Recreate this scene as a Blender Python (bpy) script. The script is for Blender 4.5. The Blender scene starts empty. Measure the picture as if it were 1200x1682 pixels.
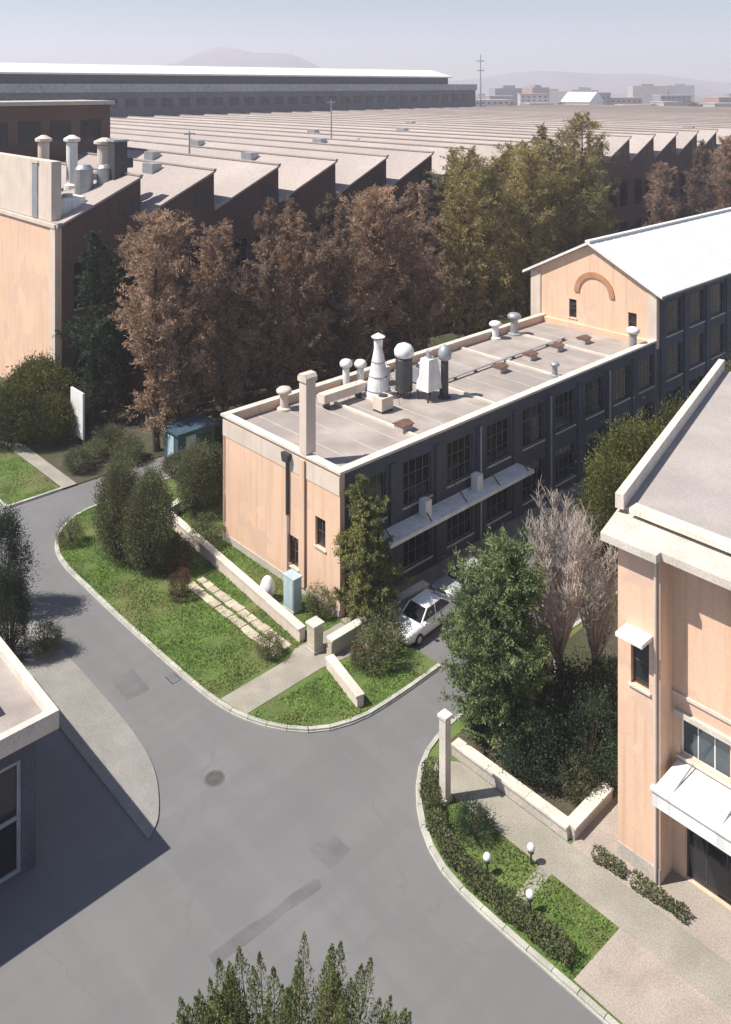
import bpy, math, random
import numpy as np
from mathutils import Vector, Matrix

# ------------------------------------------------------------------ camera, sky, sun, exposure
sc = bpy.context.scene
col = sc.collection
CAM_H = 30.0
cd = bpy.data.cameras.new('camera')
cam = bpy.data.objects.new('camera', cd)
col.objects.link(cam)
cam.location = (0, 0, CAM_H)
cam.rotation_euler = (math.radians(90), 0, 0)
cd.sensor_fit = 'VERTICAL'
cd.sensor_height = 36.0
cd.lens = 36.0 * 1400 / 1682
cd.shift_y = -(841 - 140) / 1682
cd.clip_start = 0.5
cd.clip_end = 20000
sc.camera = cam

SUN_H = Vector((-0.98, -0.18, 0)).normalized()
SUN_EL = math.radians(55)
world = bpy.data.worlds.new('World')
sc.world = world
world.use_nodes = True
wn = world.node_tree
for n in list(wn.nodes): wn.nodes.remove(n)
sky = wn.nodes.new('ShaderNodeTexSky')
sky.sky_type = 'NISHITA'
sky.sun_disc = False
sky.sun_elevation = SUN_EL
sky.sun_rotation = math.atan2(SUN_H.x, SUN_H.y)
sky.altitude = 100
sky.air_density = 1.0
sky.dust_density = 0.4
sky.ozone_density = 3.0
bg = wn.nodes.new('ShaderNodeBackground')
bg.inputs['Strength'].default_value = 0.068
wo = wn.nodes.new('ShaderNodeOutputWorld')
wn.links.new(sky.outputs[0], bg.inputs[0])
wn.links.new(bg.outputs[0], wo.inputs[0])

sl = bpy.data.lights.new('sun', 'SUN')
sl.energy = 4.8
sl.angle = math.radians(0.5)
sl.color = (1.0, 0.93, 0.84)
sun = bpy.data.objects.new('sun', sl)
col.objects.link(sun)
sdir = Vector((SUN_H.x * math.cos(SUN_EL), SUN_H.y * math.cos(SUN_EL), math.sin(SUN_EL)))
sun.rotation_euler = (-sdir).to_track_quat('-Z', 'Y').to_euler()
sun.location = (-60, -10, 90)

vs = sc.view_settings
vs.view_transform = 'Standard'
vs.look = 'None'
vs.gamma = 1.0
vs.use_curve_mapping = False
vs.exposure = 0.65
sc.render.engine = 'CYCLES'
sc.cycles.use_denoising = True
sc.cycles.max_bounces = 6
sc.cycles.diffuse_bounces = 2
sc.cycles.transparent_max_bounces = 8
sc.cycles.volume_bounces = 3

# ------------------------------------------------------------------ helpers
rng = random.Random(7)
TH = math.atan2(1400, 1480)            # the streets run 43 degrees off the world axes
CU, SU = math.cos(TH), math.sin(TH)

def W(a, b, z=0.0):                    # street grid (along the lane, across it) -> world metres
    return (a * CU - b * SU, a * SU + b * CU, z)

class MB:
    def __init__(s): s.v = []; s.f = []
    def add(s, vs_, fs):
        o = len(s.v); s.v += [tuple(p) for p in vs_]; s.f += [tuple(i + o for i in f) for f in fs]; return s
    def box(s, x0, x1, y0, y1, z0, z1):
        return s.add([(x0,y0,z0),(x1,y0,z0),(x1,y1,z0),(x0,y1,z0),(x0,y0,z1),(x1,y0,z1),(x1,y1,z1),(x0,y1,z1)],
                     [(0,3,2,1),(4,5,6,7),(0,1,5,4),(1,2,6,5),(2,3,7,6),(3,0,4,7)])
    def prism(s, poly, z0, z1):
        n = len(poly)
        area = sum(poly[i][0]*poly[(i+1)%n][1] - poly[(i+1)%n][0]*poly[i][1] for i in range(n))
        if area < 0: poly = poly[::-1]
        return s.add([(p[0],p[1],z0) for p in poly] + [(p[0],p[1],z1) for p in poly],
                     [tuple(range(n))[::-1], tuple(range(n, 2*n))] + [(i,(i+1)%n,(i+1)%n+n,i+n) for i in range(n)])
    def sheet(s, poly, z):
        n = len(poly)
        area = sum(poly[i][0]*poly[(i+1)%n][1] - poly[(i+1)%n][0]*poly[i][1] for i in range(n))
        if area < 0: poly = poly[::-1]
        return s.add([(p[0],p[1],z) for p in poly], [tuple(range(n))])
    def extr(s, prof, axis, t0, t1):   # profile of (p,q) extruded along axis: 'x' -> (t,p,q), 'y' -> (p,t,q)
        n = len(prof)
        mk = (lambda t,p: (t,p[0],p[1])) if axis == 'x' else (lambda t,p: (p[0],t,p[1]))
        return s.add([mk(t0,p) for p in prof] + [mk(t1,p) for p in prof],
                     [tuple(range(n)), tuple(range(n,2*n))[::-1]] + [(i,i+n,(i+1)%n+n,(i+1)%n) for i in range(n)])
    def tube(s, p0, p1, r0, r1, n=6, caps=True):
        p0 = Vector(p0); p1 = Vector(p1); d = (p1-p0)
        if d.length < 1e-6: return s
        d.normalize(); a = d.orthogonal().normalized(); b = d.cross(a)
        vv = []
        for p, r in ((p0,r0),(p1,r1)):
            for k in range(n):
                t = 2*math.pi*k/n; vv.append(p + a*(r*math.cos(t)) + b*(r*math.sin(t)))
        fs = [(k,(k+1)%n,(k+1)%n+n,k+n) for k in range(n)]
        if caps: fs += [tuple(range(n))[::-1], tuple(range(n,2*n))]
        return s.add(vv, fs)
    def lathe(s, prof, c=(0,0,0), n=16):
        vv = []; m = len(prof)
        for r, z in prof:
            for k in range(n):
                t = 2*math.pi*k/n; vv.append((c[0]+r*math.cos(t), c[1]+r*math.sin(t), c[2]+z))
        fs = [(i*n+k, i*n+(k+1)%n, (i+1)*n+(k+1)%n, (i+1)*n+k) for i in range(m-1) for k in range(n)]
        fs += [tuple(range(n))[::-1], tuple(range((m-1)*n, m*n))]
        return s.add(vv, fs)
    def mesh(s, name, mat, smooth=False):
        me = bpy.data.meshes.new(name); me.from_pydata(s.v, [], s.f); me.update()
        if mat: me.materials.append(mat)
        if smooth: me.polygons.foreach_set('use_smooth', [True]*len(me.polygons))
        return me
    def build(s, name, mat, parent=None, loc=(0,0,0), rz=0.0, smooth=False):
        return put(name, s.mesh(name, mat, smooth), parent, loc, rz)

def put(name, me, parent=None, loc=(0,0,0), rz=0.0):
    o = bpy.data.objects.new(name, me); col.objects.link(o)
    o.location = loc; o.rotation_euler = (0,0,rz)
    if parent is not None: o.parent = parent
    return o

def tag(o, label=None, cat=None, group=None, kind=None):
    if label: o['label'] = label
    if cat: o['category'] = cat
    if group: o['group'] = group
    if kind: o['kind'] = kind
    return o

def thing(name, label, cat, a=None, b=None, z=0.0, rz=TH, group=None, loc=None):
    o = bpy.data.objects.new(name, None); col.objects.link(o)
    o.location = loc if loc is not None else W(a, b, z)
    o.rotation_euler = (0,0,rz); o.empty_display_size = 0.5
    return tag(o, label, cat, group)

def struct(name, mb, mat, rz=TH, smooth=False):   # geometry in street-grid metres
    return tag(mb.build(name, mat, None, (0,0,0), rz, smooth), kind='structure')

def smooth_line(pts, per=6, closed=False):
    out = []
    n = len(pts)
    for i in range(n-1):
        p0 = pts[max(i-1,0)]; p1 = pts[i]; p2 = pts[i+1]; p3 = pts[min(i+2,n-1)]
        for k in range(per):
            t = k/per
            out.append(tuple(0.5*((2*p1[j]) + (-p0[j]+p2[j])*t + (2*p0[j]-5*p1[j]+4*p2[j]-p3[j])*t*t + (-p0[j]+3*p1[j]-3*p2[j]+p3[j])*t**3) for j in (0,1)))
    out.append(pts[-1])
    return out

def resample(pts, step):
    out = [pts[0]]; acc = 0.0
    for i in range(len(pts)-1):
        x0,y0 = pts[i]; x1,y1 = pts[i+1]; L = math.hypot(x1-x0,y1-y0); 
        while acc + L >= step:
            t = (step-acc)/L; x0,y0 = x0+(x1-x0)*t, y0+(y1-y0)*t
            out.append((x0,y0)); L = math.hypot(x1-x0,y1-y0); acc = 0.0
        acc += L
    return out

# ------------------------------------------------------------------ materials
def mat(name, base, rough=0.85, var=0.25, scale=0.6, fine=18.0, bump=0.15, streak=0.0, leaf=False, spec=0.3, metal=0.0, tint=None, cracks=0.0, rand=0.0, patches=0.0, trans=0.25):
    m = bpy.data.materials.new(name); m.use_nodes = True
    nt = m.node_tree; N = nt.nodes; L = nt.links
    bs = N['Principled BSDF']
    bs.inputs['Roughness'].default_value = rough
    bs.inputs['Specular IOR Level'].default_value = spec
    bs.inputs['Metallic'].default_value = metal
    geo = N.new('ShaderNodeNewGeometry')
    def noise(sc_, det=5, vec=None):
        t = N.new('ShaderNodeTexNoise'); t.inputs['Scale'].default_value = sc_; t.inputs['Detail'].default_value = det
        L.new(vec or geo.outputs['Position'], t.inputs['Vector']); return t
    def mixc(fac, c1, c2, mode='MIX'):
        x = N.new('ShaderNodeMix'); x.data_type = 'RGBA'; x.blend_type = mode
        for s, v_ in ((x.inputs[0],fac),(x.inputs[6],c1),(x.inputs[7],c2)):
            if hasattr(v_, 'is_output'): L.new(v_, s)
            else: s.default_value = v_
        return x.outputs[2]
    def ramp(src, p0, p1):
        r = N.new('ShaderNodeMapRange'); r.inputs['From Min'].default_value = p0; r.inputs['From Max'].default_value = p1
        L.new(src, r.inputs['Value']); return r.outputs[0]
    lo = tuple(c*(1-var) for c in base) + (1,); hi = tuple(min(1,c*(1+var)) for c in base) + (1,)
    n1 = noise(scale)
    c = mixc(ramp(n1.outputs[0],0.3,0.7), lo, hi)
    if tint:
        n3 = noise(scale*0.37+0.01, 4)
        c = mixc(ramp(n3.outputs[0],0.45,0.7), c, tuple(tint)+(1,))
    n2 = noise(fine, 3)
    c = mixc(0.5 if var > 0.11 else 0.15, c, n2.outputs[0], 'OVERLAY')
    if streak:
        mp = N.new('ShaderNodeMapping'); mp.inputs['Scale'].default_value = (2.2,2.2,0.12)
        L.new(geo.outputs['Position'], mp.inputs['Vector'])
        n4 = noise(1.4, 5, mp.outputs[0])
        c = mixc(ramp(n4.outputs[0],0.5,0.8), c, tuple(x*(1-streak) for x in base)+(1,))
    if patches:
        np_ = noise(0.33, 6); c = mixc(ramp(np_.outputs[0],0.585,0.605), c, tuple(min(1,x*(1-patches)) for x in (base[0],base[1]*1.03,base[2]*1.1))+(1,))
        nq_ = noise(0.21, 7); c = mixc(ramp(nq_.outputs[0],0.40,0.385), c, tuple(min(1,x*(1+patches*.6)) for x in base)+(1,))
    if cracks:
        for k_,sc_ in ((TH,(0.10,1.1,1)),(TH,(1.1,0.07,1))):
            mp = N.new('ShaderNodeMapping'); mp.vector_type = 'TEXTURE'; mp.inputs['Rotation'].default_value = (0,0,k_); mp.inputs['Scale'].default_value = tuple(1/x for x in sc_)
            L.new(geo.outputs['Position'], mp.inputs['Vector']); nb_ = noise(1.0, 4, mp.outputs[0])
            c = mixc(ramp(nb_.outputs[0],0.48,0.78), c, tuple(x*0.92 for x in base)+(1,))
            c = mixc(ramp(nb_.outputs[0],0.46,0.2), c, tuple(x*1.08 for x in base)+(1,))
        vo = N.new('ShaderNodeTexVoronoi'); vo.feature = 'DISTANCE_TO_EDGE'; vo.inputs['Scale'].default_value = 0.16
        wv = noise(0.8, 4)
        ad = N.new('ShaderNodeVectorMath'); ad.operation = 'MULTIPLY_ADD'; ad.inputs[1].default_value = (1.6,)*3
        L.new(wv.outputs[1], ad.inputs[0]); L.new(geo.outputs['Position'], ad.inputs[2]); L.new(ad.outputs[0], vo.inputs['Vector'])
        c = mixc(ramp(vo.outputs['Distance'],0.004,0.009), tuple(x*(1-cracks) for x in base)+(1,), c)
    if leaf or rand:
        oi = N.new('ShaderNodeObjectInfo')
        hs = N.new('ShaderNodeHueSaturation')
        def span(src, a0, a1):
            r = N.new('ShaderNodeMapRange'); r.inputs['To Min'].default_value = a0; r.inputs['To Max'].default_value = a1
            L.new(src, r.inputs['Value']); return r.outputs[0]
        if leaf:
            ml = N.new('ShaderNodeMath'); ml.operation = 'MULTIPLY'
            L.new(span(geo.outputs['Random Per Island'],0.6,1.4), ml.inputs[0]); L.new(span(oi.outputs['Random'],0.72,1.25), ml.inputs[1])
            L.new(ml.outputs[0], hs.inputs['Value'])
            L.new(span(geo.outputs['Random Per Island'],0.485,0.515), hs.inputs['Hue'])
        else:
            L.new(span(oi.outputs['Random'],1-rand,1+rand), hs.inputs['Value'])
        L.new(c, hs.inputs['Color']); c = hs.outputs[0]
    L.new(c, bs.inputs['Base Color'])
    if bump and not leaf:
        bp = N.new('ShaderNodeBump'); bp.inputs['Strength'].default_value = bump; bp.inputs['Distance'].default_value = 0.03
        L.new(n2.outputs[0], bp.inputs['Height']); L.new(bp.outputs[0], bs.inputs['Normal'])
    if leaf:
        tr = N.new('ShaderNodeBsdfTranslucent'); L.new(c, tr.inputs['Color'])
        ms = N.new('ShaderNodeMixShader'); ms.inputs[0].default_value = trans
        L.new(bs.outputs[0], ms.inputs[1]); L.new(tr.outputs[0], ms.inputs[2])
        L.new(ms.outputs[0], N['Material Output'].inputs['Surface'])
    return m

M = {}
M['asphalt'] = mat('asphalt', (0.160,0.160,0.163), 0.9, 0.10, 0.22, 30, 0.2, cracks=0.06, tint=(0.165,0.163,0.16))
M['ground'] = mat('ground', (0.17,0.15,0.125), 0.95, 0.25, 0.02, 0.8, 0, tint=(0.10,0.11,0.07))
M['bed'] = mat('planting_soil', (0.07,0.062,0.042), 0.95, 0.35, 0.5, 8, 0.4, tint=(0.045,0.06,0.025))
M['lawn'] = mat('lawn', (0.09,0.14,0.034), 0.95, 0.35, 0.7, 14, 0.5, tint=(0.135,0.135,0.055))
M['grass'] = mat('grass_blades', (0.145,0.25,0.045), 0.8, 0.3, 0.6, 9, 0, leaf=True, tint=(0.20,0.24,0.07))
M['kerb'] = mat('kerb_concrete', (0.40,0.40,0.35), 0.9, 0.15, 1.5, 25, 0.3, rand=0.12)
M['pave'] = mat('grey_paving', (0.30,0.28,0.235), 0.9, 0.16, 0.9, 16, 0.3, tint=(0.25,0.24,0.20))
M['pavegrey'] = mat('worn_concrete_paving', (0.245,0.238,0.222), 0.9, 0.14, 0.7, 18, 0.3, tint=(0.21,0.205,0.195))
M['pavepink'] = mat('pink_paving', (0.35,0.30,0.262), 0.9, 0.14, 0.9, 16, 0.3, tint=(0.32,0.29,0.255))
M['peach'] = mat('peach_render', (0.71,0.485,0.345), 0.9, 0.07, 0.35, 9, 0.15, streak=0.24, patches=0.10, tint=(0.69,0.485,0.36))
M['palewall'] = mat('pale_render', (0.62,0.53,0.45), 0.9, 0.08, 0.6, 12, 0.15, streak=0.18)
M['greywall'] = mat('grey_render', (0.46,0.42,0.38), 0.9, 0.12, 0.6, 12, 0.15, streak=0.2)
M['shadewall'] = mat('shaded_render', (0.088,0.094,0.118), 0.9, 0.15, 0.4, 10, 0.2, streak=0.25)  # dark copy of the wall render: shade of the sunless fronts put into colour
M['brownshadewall'] = mat('brown_shaded_render', (0.13,0.085,0.07), 0.9, 0.15, 0.2, 6, 0.1, streak=0.2)  # own brown of the roof block; on the factory front it paints shade
M['coping'] = mat('pale_coping', (0.60,0.55,0.48), 0.9, 0.12, 1.2, 15, 0.2, rand=0.08)
M['roofgravel'] = mat('roof_gravel', (0.35,0.305,0.275), 0.95, 0.2, 0.5, 22, 0.4, tint=(0.275,0.252,0.235))
M['roofgrey'] = mat('grey_roof_felt', (0.37,0.338,0.318), 0.92, 0.12, 0.5, 18, 0.25, tint=(0.33,0.295,0.285))
M['sawroof'] = mat('sawtooth_sheet', (0.385,0.335,0.31), 0.85, 0.10, 0.12, 2.5, 0, streak=0.2, tint=(0.345,0.30,0.28), rand=0.09)
M['whiteroof'] = mat('white_roof_sheet', (0.72,0.72,0.70), 0.6, 0.06, 0.3, 8, 0.05, streak=0.2)
M['white'] = mat('white_paint', (0.74,0.74,0.72), 0.6, 0.1, 1.2, 9, 0.1, streak=0.35)
M['frame'] = mat('window_frame_paint', (0.16,0.165,0.175), 0.6, 0.08, 1.0, 12, 0.05)
M['darkmetal'] = mat('dark_metal', (0.05,0.05,0.055), 0.5, 0.2, 1.5, 12, 0.1, spec=0.5)
M['greymetal'] = mat('galvanised_metal', (0.36,0.38,0.40), 0.45, 0.12, 1.5, 12, 0.1, metal=0.4)
M['brownmetal'] = mat('brown_paint', (0.15,0.085,0.06), 0.7, 0.2, 1.5, 12, 0.1)
M['steelblue'] = mat('steel_blue_cladding', (0.11,0.127,0.155), 0.7, 0.12, 0.06, 1.0, 0, streak=0.15)
M['steelband'] = mat('pale_steel_band', (0.30,0.325,0.345), 0.7, 0.12, 0.06, 1.0, 0)
M['glass'] = mat('dark_glass', (0.015,0.019,0.024), 0.08, 0.1, 0.5, 3, 0, spec=0.6)
M['blueglass'] = mat('bluish_glass', (0.045,0.07,0.085), 0.1, 0.1, 0.5, 3, 0, spec=0.7)
M['arch'] = mat('brown_moulding', (0.42,0.225,0.13), 0.9, 0.12, 1.0, 12, 0.2)
M['stone'] = mat('beige_stone', (0.45,0.40,0.315), 0.9, 0.16, 1.6, 14, 0.5, rand=0.18)
M['teal'] = mat('teal_paint', (0.045,0.085,0.11), 0.6, 0.15, 1.0, 8, 0.1)
M['paleblue'] = mat('pale_blue_paint', (0.40,0.50,0.53), 0.5, 0.08, 1.5, 12, 0.1)
M['bark'] = mat('bark', (0.10,0.07,0.05), 0.95, 0.25, 2.0, 16, 0.5)
M['barkpale'] = mat('pale_bark', (0.43,0.375,0.335), 0.95, 0.15, 2.0, 16, 0.3)
M['leafbrown'] = mat('brown_needles', (0.36,0.245,0.170), 0.9, 0.35, 0.35, 3, 0, leaf=True, trans=.35, tint=(0.25,0.165,0.115))
M['leafgreybrown'] = mat('grey_brown_needles', (0.33,0.235,0.175), 0.9, 0.35, 0.3, 3, 0, leaf=True, trans=.35, tint=(0.21,0.165,0.13))
M['leafolive'] = mat('olive_needles', (0.29,0.235,0.10), 0.9, 0.35, 0.35, 3, 0, leaf=True, trans=.35, tint=(0.155,0.155,0.075))
M['leafgreen'] = mat('conifer_green', (0.135,0.180,0.074), 0.85, 0.3, 0.8, 5, 0, leaf=True, trans=.3, tint=(0.185,0.205,0.09))
M['leafdark'] = mat('dark_conifer', (0.046,0.074,0.04), 0.85, 0.3, 0.6, 4, 0, leaf=True)
M['leafyellow'] = mat('yellow_green_leaves', (0.13,0.135,0.035), 0.8, 0.3, 0.5, 4, 0, leaf=True, tint=(0.085,0.11,0.03))
M['leafshrub'] = mat('shrub_green', (0.14,0.16,0.072), 0.85, 0.3, 0.8, 5, 0, leaf=True, trans=.3, tint=(0.175,0.17,0.085))
M['leafred'] = mat('russet_leaves', (0.125,0.070,0.042), 0.85, 0.3, 0.8, 5, 0, leaf=True)
M['twig'] = mat('pale_twigs', (0.44,0.385,0.345), 0.95, 0.15, 1.0, 6, 0)
M['carwhite'] = mat('white_car_paint', (0.80,0.80,0.80), 0.25, 0.02, 1.0, 10, 0, spec=0.6)
M['carsilver'] = mat('silver_car_paint', (0.48,0.50,0.51), 0.28, 0.02, 1.0, 10, 0, spec=0.6, metal=0.3)
M['rubber'] = mat('tyre_rubber', (0.02,0.02,0.02), 0.85, 0.1, 4, 20, 0)
M['rim'] = mat('wheel_rim', (0.45,0.46,0.47), 0.35, 0.05, 4, 20, 0, metal=0.6)
M['lampred'] = mat('red_lens', (0.35,0.02,0.02), 0.2, 0.05, 4, 20, 0)
M['lampclear'] = mat('clear_lens', (0.75,0.77,0.78), 0.15, 0.05, 4, 20, 0)
M['citypale'] = mat('city_pale', (0.42,0.39,0.36), 0.9, 0.1, 0.1, 1, 0)
M['citygrey'] = mat('city_grey', (0.24,0.245,0.26), 0.9, 0.1, 0.1, 1, 0)
M['citybrick'] = mat('city_brick', (0.35,0.22,0.17), 0.9, 0.1, 0.1, 1, 0)
M['hill'] = mat('hill_scrub', (0.16,0.15,0.14), 0.95, 0.2, 0.004, 0.05, 0)

# ------------------------------------------------------------------ the setting
def disc(r, n=64): return [(r*math.cos(2*math.pi*k/n), r*math.sin(2*math.pi*k/n)) for k in range(n)]
struct('ground', MB().sheet(disc(4200), -0.06), M['ground'], 0)

roadm = MB()
roadm.sheet([(-45,-25),(75,-25),(75,61.3),(-45,61.3)], 0.0)
roadm.sheet([(-45,61.3),(22.9,61.3),(22.9,150),(-45,150)], 0.0)
struct('road', roadm, M['asphalt'])

isl = smooth_line([(40,57.4),(33,57.4),(29,57.3),(26.4,57.0),(24.6,55.8),(23.4,53.8),(22.95,51.5),(22.9,48),(22.9,44),(23.0,39),(23.15,35.6),(23.5,33.6),(24.3,31.8),(25.6,30.3),(27.4,29.5),(29.5,29.3),(33.0,29.3)], 6)
isl_poly = isl + [(33.0,33.5),(66,33.5),(66,57.4)]
ril = smooth_line([(60,26.3),(45,26.3),(36,26.3),(31,26.3),(29.4,26.15),(28.0,25.75),(26.7,24.9),(25.5,23.6),(24.7,22.1),(24.4,20.6),(24.35,18.8),(24.4,15),(24.4,10),(24.4,4)], 6)
ril_poly = ril + [(60,4)]

struct('lawn', MB().sheet(isl_poly, 0.11), M['lawn'])
struct('lawn', MB().sheet(ril_poly, 0.11), M['lawn'])
struct('lawn', MB().sheet([(23.0,61.4),(27.0,61.4),(27.0,80),(23.0,80)], 0.11), M['lawn'])
struct('planting_bed', MB().sheet([(27.0,61.4),(260,61.4),(260,76),(33,76),(33,110),(27.0,110)], 0.03), M['bed'])

def kerb(pts, name='kerb', w=0.2, h=0.15, step=1.0):
    pts = resample(pts, step)
    root = MB()
    for i in range(len(pts)-1):                           # bedding concrete below the stones
        (x0,y0),(x1,y1) = pts[i],pts[i+1]; d = Vector((x1-x0,y1-y0)).normalized(); nx,ny = d.y*0.14,-d.x*0.14
        root.prism([(x0+nx,y0+ny),(x1+nx,y1+ny),(x1-nx,y1-ny),(x0-nx,y0-ny)], -0.04, 0.07)
    k = struct(name, root, M['kerb'])
    me = MB().box(-0.5*step+0.012, 0.5*step-0.012, -w/2, w/2, 0, h).mesh('kerb_stone', M['kerb'])
    for i in range(len(pts)-1):
        (x0,y0),(x1,y1) = pts[i],pts[i+1]
        put('kerb_stone', me, k, ((x0+x1)/2,(y0+y1)/2,rng.uniform(0,0.012)), math.atan2(y1-y0,x1-x0)+rng.uniform(-.012,.012))
kerb(isl)
kerb([p for p in ril if p[0] < 50 and p[1] > 8])
kerb([(27.1,61.4),(23.0,61.4),(23.0,78)])

def stripsheet(name, poly, z, m): return struct(name, MB().sheet(poly, z), m)
stripsheet('path', [(23.75,33.3),(28.3,33.3),(31.6,32.7),(31.6,35.4),(28.3,35.4),(27.6,35.0),(23.4,35.0),(23.5,34.2)], 0.13, M['pave'])
stripsheet('path', [(31.7,33.55),(66,33.55),(66,35.6),(31.7,35.6)], 0.125, M['pave'])
stripsheet('path', [(27.1,61.3),(28.2,61.3),(28.0,76),(26.9,76)], 0.13, M['pave'])
stripsheet('path', [(27.3,4),(28.9,4),(28.9,24.4),(28.2,25.4),(27.3,24.6)], 0.13, M['pave'])
stripsheet('path', [(25.2,18.55),(27.3,18.6),(27.3,19.15),(25.2,19.0)], 0.128, M['pave'])
stripsheet('pavement', [(24.55,4),(27.3,4),(27.3,15.75),(24.6,15.9)], 0.134, M['pavepink'])
stripsheet('pavement', [(28.9,4),(36,4),(36,18.8),(28.9,18.8)], 0.134, M['pavepink'])
stripsheet('planting_bed', [(29.4,19.0),(44,19.0),(44,26.0),(29.4,25.6)], 0.122, M['bed'])
side = smooth_line([(19.3,55),(19.35,48),(19.4,41),(19.3,36),(18.9,33.4),(17.9,31.3),(17.0,30.5)], 6)
struct('pavement', MB().prism(side + [(16.9,55)], -0.02, 0.07), M['pavegrey'])

# grass: nobody could count it
def inside(p, poly):
    x,y = p; c = False; n = len(poly)
    for i in range(n):
        x0,y0 = poly[i]; x1,y1 = poly[(i+1)%n]
        if (y0>y) != (y1>y) and x < (x1-x0)*(y-y0)/(y1-y0)+x0: c = not c
    return c
def grass(areas, avoid, dens, label):
    vv = []; ff = []
    for poly in areas:
        xs = [p[0] for p in poly]; ys = [p[1] for p in poly]
        n = int((max(xs)-min(xs))*(max(ys)-min(ys))*dens)
        for _ in range(n):
            p = (rng.uniform(min(xs),max(xs)), rng.uniform(min(ys),max(ys)))
            if not inside(p, poly) or any(inside(p, q) for q in avoid): continue
            g_ = math.sin(p[0]*1.9+p[1]*.8)+math.sin(p[1]*1.3-p[0]*2.3)+math.sin(p[0]*.7+p[1]*2.9)
            if g_ < rng.uniform(-2.6,-.9): continue
            h = rng.uniform(0.04,0.13+.02*g_); t = rng.uniform(0,math.pi); w = rng.uniform(0.02,0.05)
            dx,dy = math.cos(t)*w, math.sin(t)*w; lx,ly = rng.uniform(-.08,.08),rng.uniform(-.08,.08)
            i = len(vv); vv += [(p[0]-dx,p[1]-dy,0.1),(p[0]+dx,p[1]+dy,0.1),(p[0]+lx,p[1]+ly,0.1+h)]; ff.append((i,i+1,i+2))
    mb = MB(); mb.v = vv; mb.f = ff
    o = mb.build('grass', M['grass'], None, (0,0,0), TH)
    tag(o, label, 'grass', kind='stuff')
grass([[p for p in isl if p[1] < 57.2] + [(31.7,29.5),(31.7,57.2)]], [[(23.2,33.2),(31.7,32.6),(31.7,35.5),(23.2,35.1)]], 230, 'short green grass on the island in front of the workshop')
grass([[(24.6,15.9),(24.5,20.5),(24.9,22.2),(25.7,23.6),(26.8,24.7),(27.25,24.6),(27.25,15.8)]], [], 260, 'short green grass on the rounded corner bed by the right kerb')
grass([[(23.1,61.5),(26.9,61.5),(26.9,76),(23.1,76)]], [], 90, 'short grass along the road beside the factory end wall')

# ------------------------------------------------------------------ wall and window builders
def wall(name, L, H, t, openings, m, parent, loc, rz, gable=None):
    """wall along local x, outside towards -y; real openings with reveals"""
    xs = sorted({0.0, L, *[o[0] for o in openings], *[o[1] for o in openings]})
    zs = sorted({0.0, H, *[o[2] for o in openings], *[o[3] for o in openings]})
    mb = MB()
    for i in range(len(xs)-1):
        for j in range(len(zs)-1):
            xc=(xs[i]+xs[i+1])/2; zc=(zs[j]+zs[j+1])/2
            if any(o[0]<xc<o[1] and o[2]<zc<o[3] for o in openings): continue
            x0,x1,z0,z1 = xs[i],xs[i+1],zs[j],zs[j+1]
            mb.add([(x0,0,z0),(x1,0,z0),(x1,0,z1),(x0,0,z1)],[(0,1,2,3)])
            mb.add([(x0,t,z0),(x1,t,z0),(x1,t,z1),(x0,t,z1)],[(3,2,1,0)])
    for x0,x1,z0,z1 in openings:
        mb.add([(x0,0,z0),(x1,0,z0),(x1,0,z1),(x0,0,z1),(x0,t,z0),(x1,t,z0),(x1,t,z1),(x0,t,z1)],
               [(0,4,5,1),(1,5,6,2),(2,6,7,3),(3,7,4,0)])
    mb.add([(0,0,0),(L,0,0),(L,0,H),(0,0,H),(0,t,0),(L,t,0),(L,t,H),(0,t,H)], [(3,2,6,7),(0,3,7,4),(1,5,6,2)])
    if gable:
        mb.extr([(0,H),(L,H),(gable[0],gable[1])], 'y', 0, t)
    return mb.build(name, m, parent, loc, rz)

_win = {}
def window(parent, loc, rz, w, h, nx=2, nz=2, depth=0.16, fr=0.06, glass='glass', frame='frame', sill=True, name='window'):
    key = (round(w,3),round(h,3),nx,nz,glass,frame,fr)
    if key not in _win:
        f = MB()
        f.box(0,w,0,0.07,0,fr).box(0,w,0,0.07,h-fr,h).box(0,fr,0,0.07,fr,h-fr).box(w-fr,w,0,0.07,fr,h-fr)
        for i in range(1,nx): f.box(w*i/nx-fr*.35, w*i/nx+fr*.35, 0.008,0.06, fr, h-fr)
        for j in range(1,nz): f.box(fr, w-fr, 0.012,0.056, h*j/nz-fr*.3, h*j/nz+fr*.3)
        g = MB().box(fr*.5, w-fr*.5, 0.028,0.04, fr*.5, h-fr*.5)
        s_ = MB().box(-0.08, w+0.08, -0.24, 0.06, -0.09, -0.002)
        _win[key] = (f.mesh('window_frame', M[frame]), g.mesh('pane', M[glass]), s_.mesh('sill', M['coping']))
    fm, gm, sm = _win[key]
    c, s = math.cos(rz), math.sin(rz)
    o = put(name, fm, parent, (loc[0]-s*depth, loc[1]+c*depth, loc[2]), rz)
    put('pane', gm, o)
    if sill: put('sill', sm, o)
    return o

R90 = -math.pi/2

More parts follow.
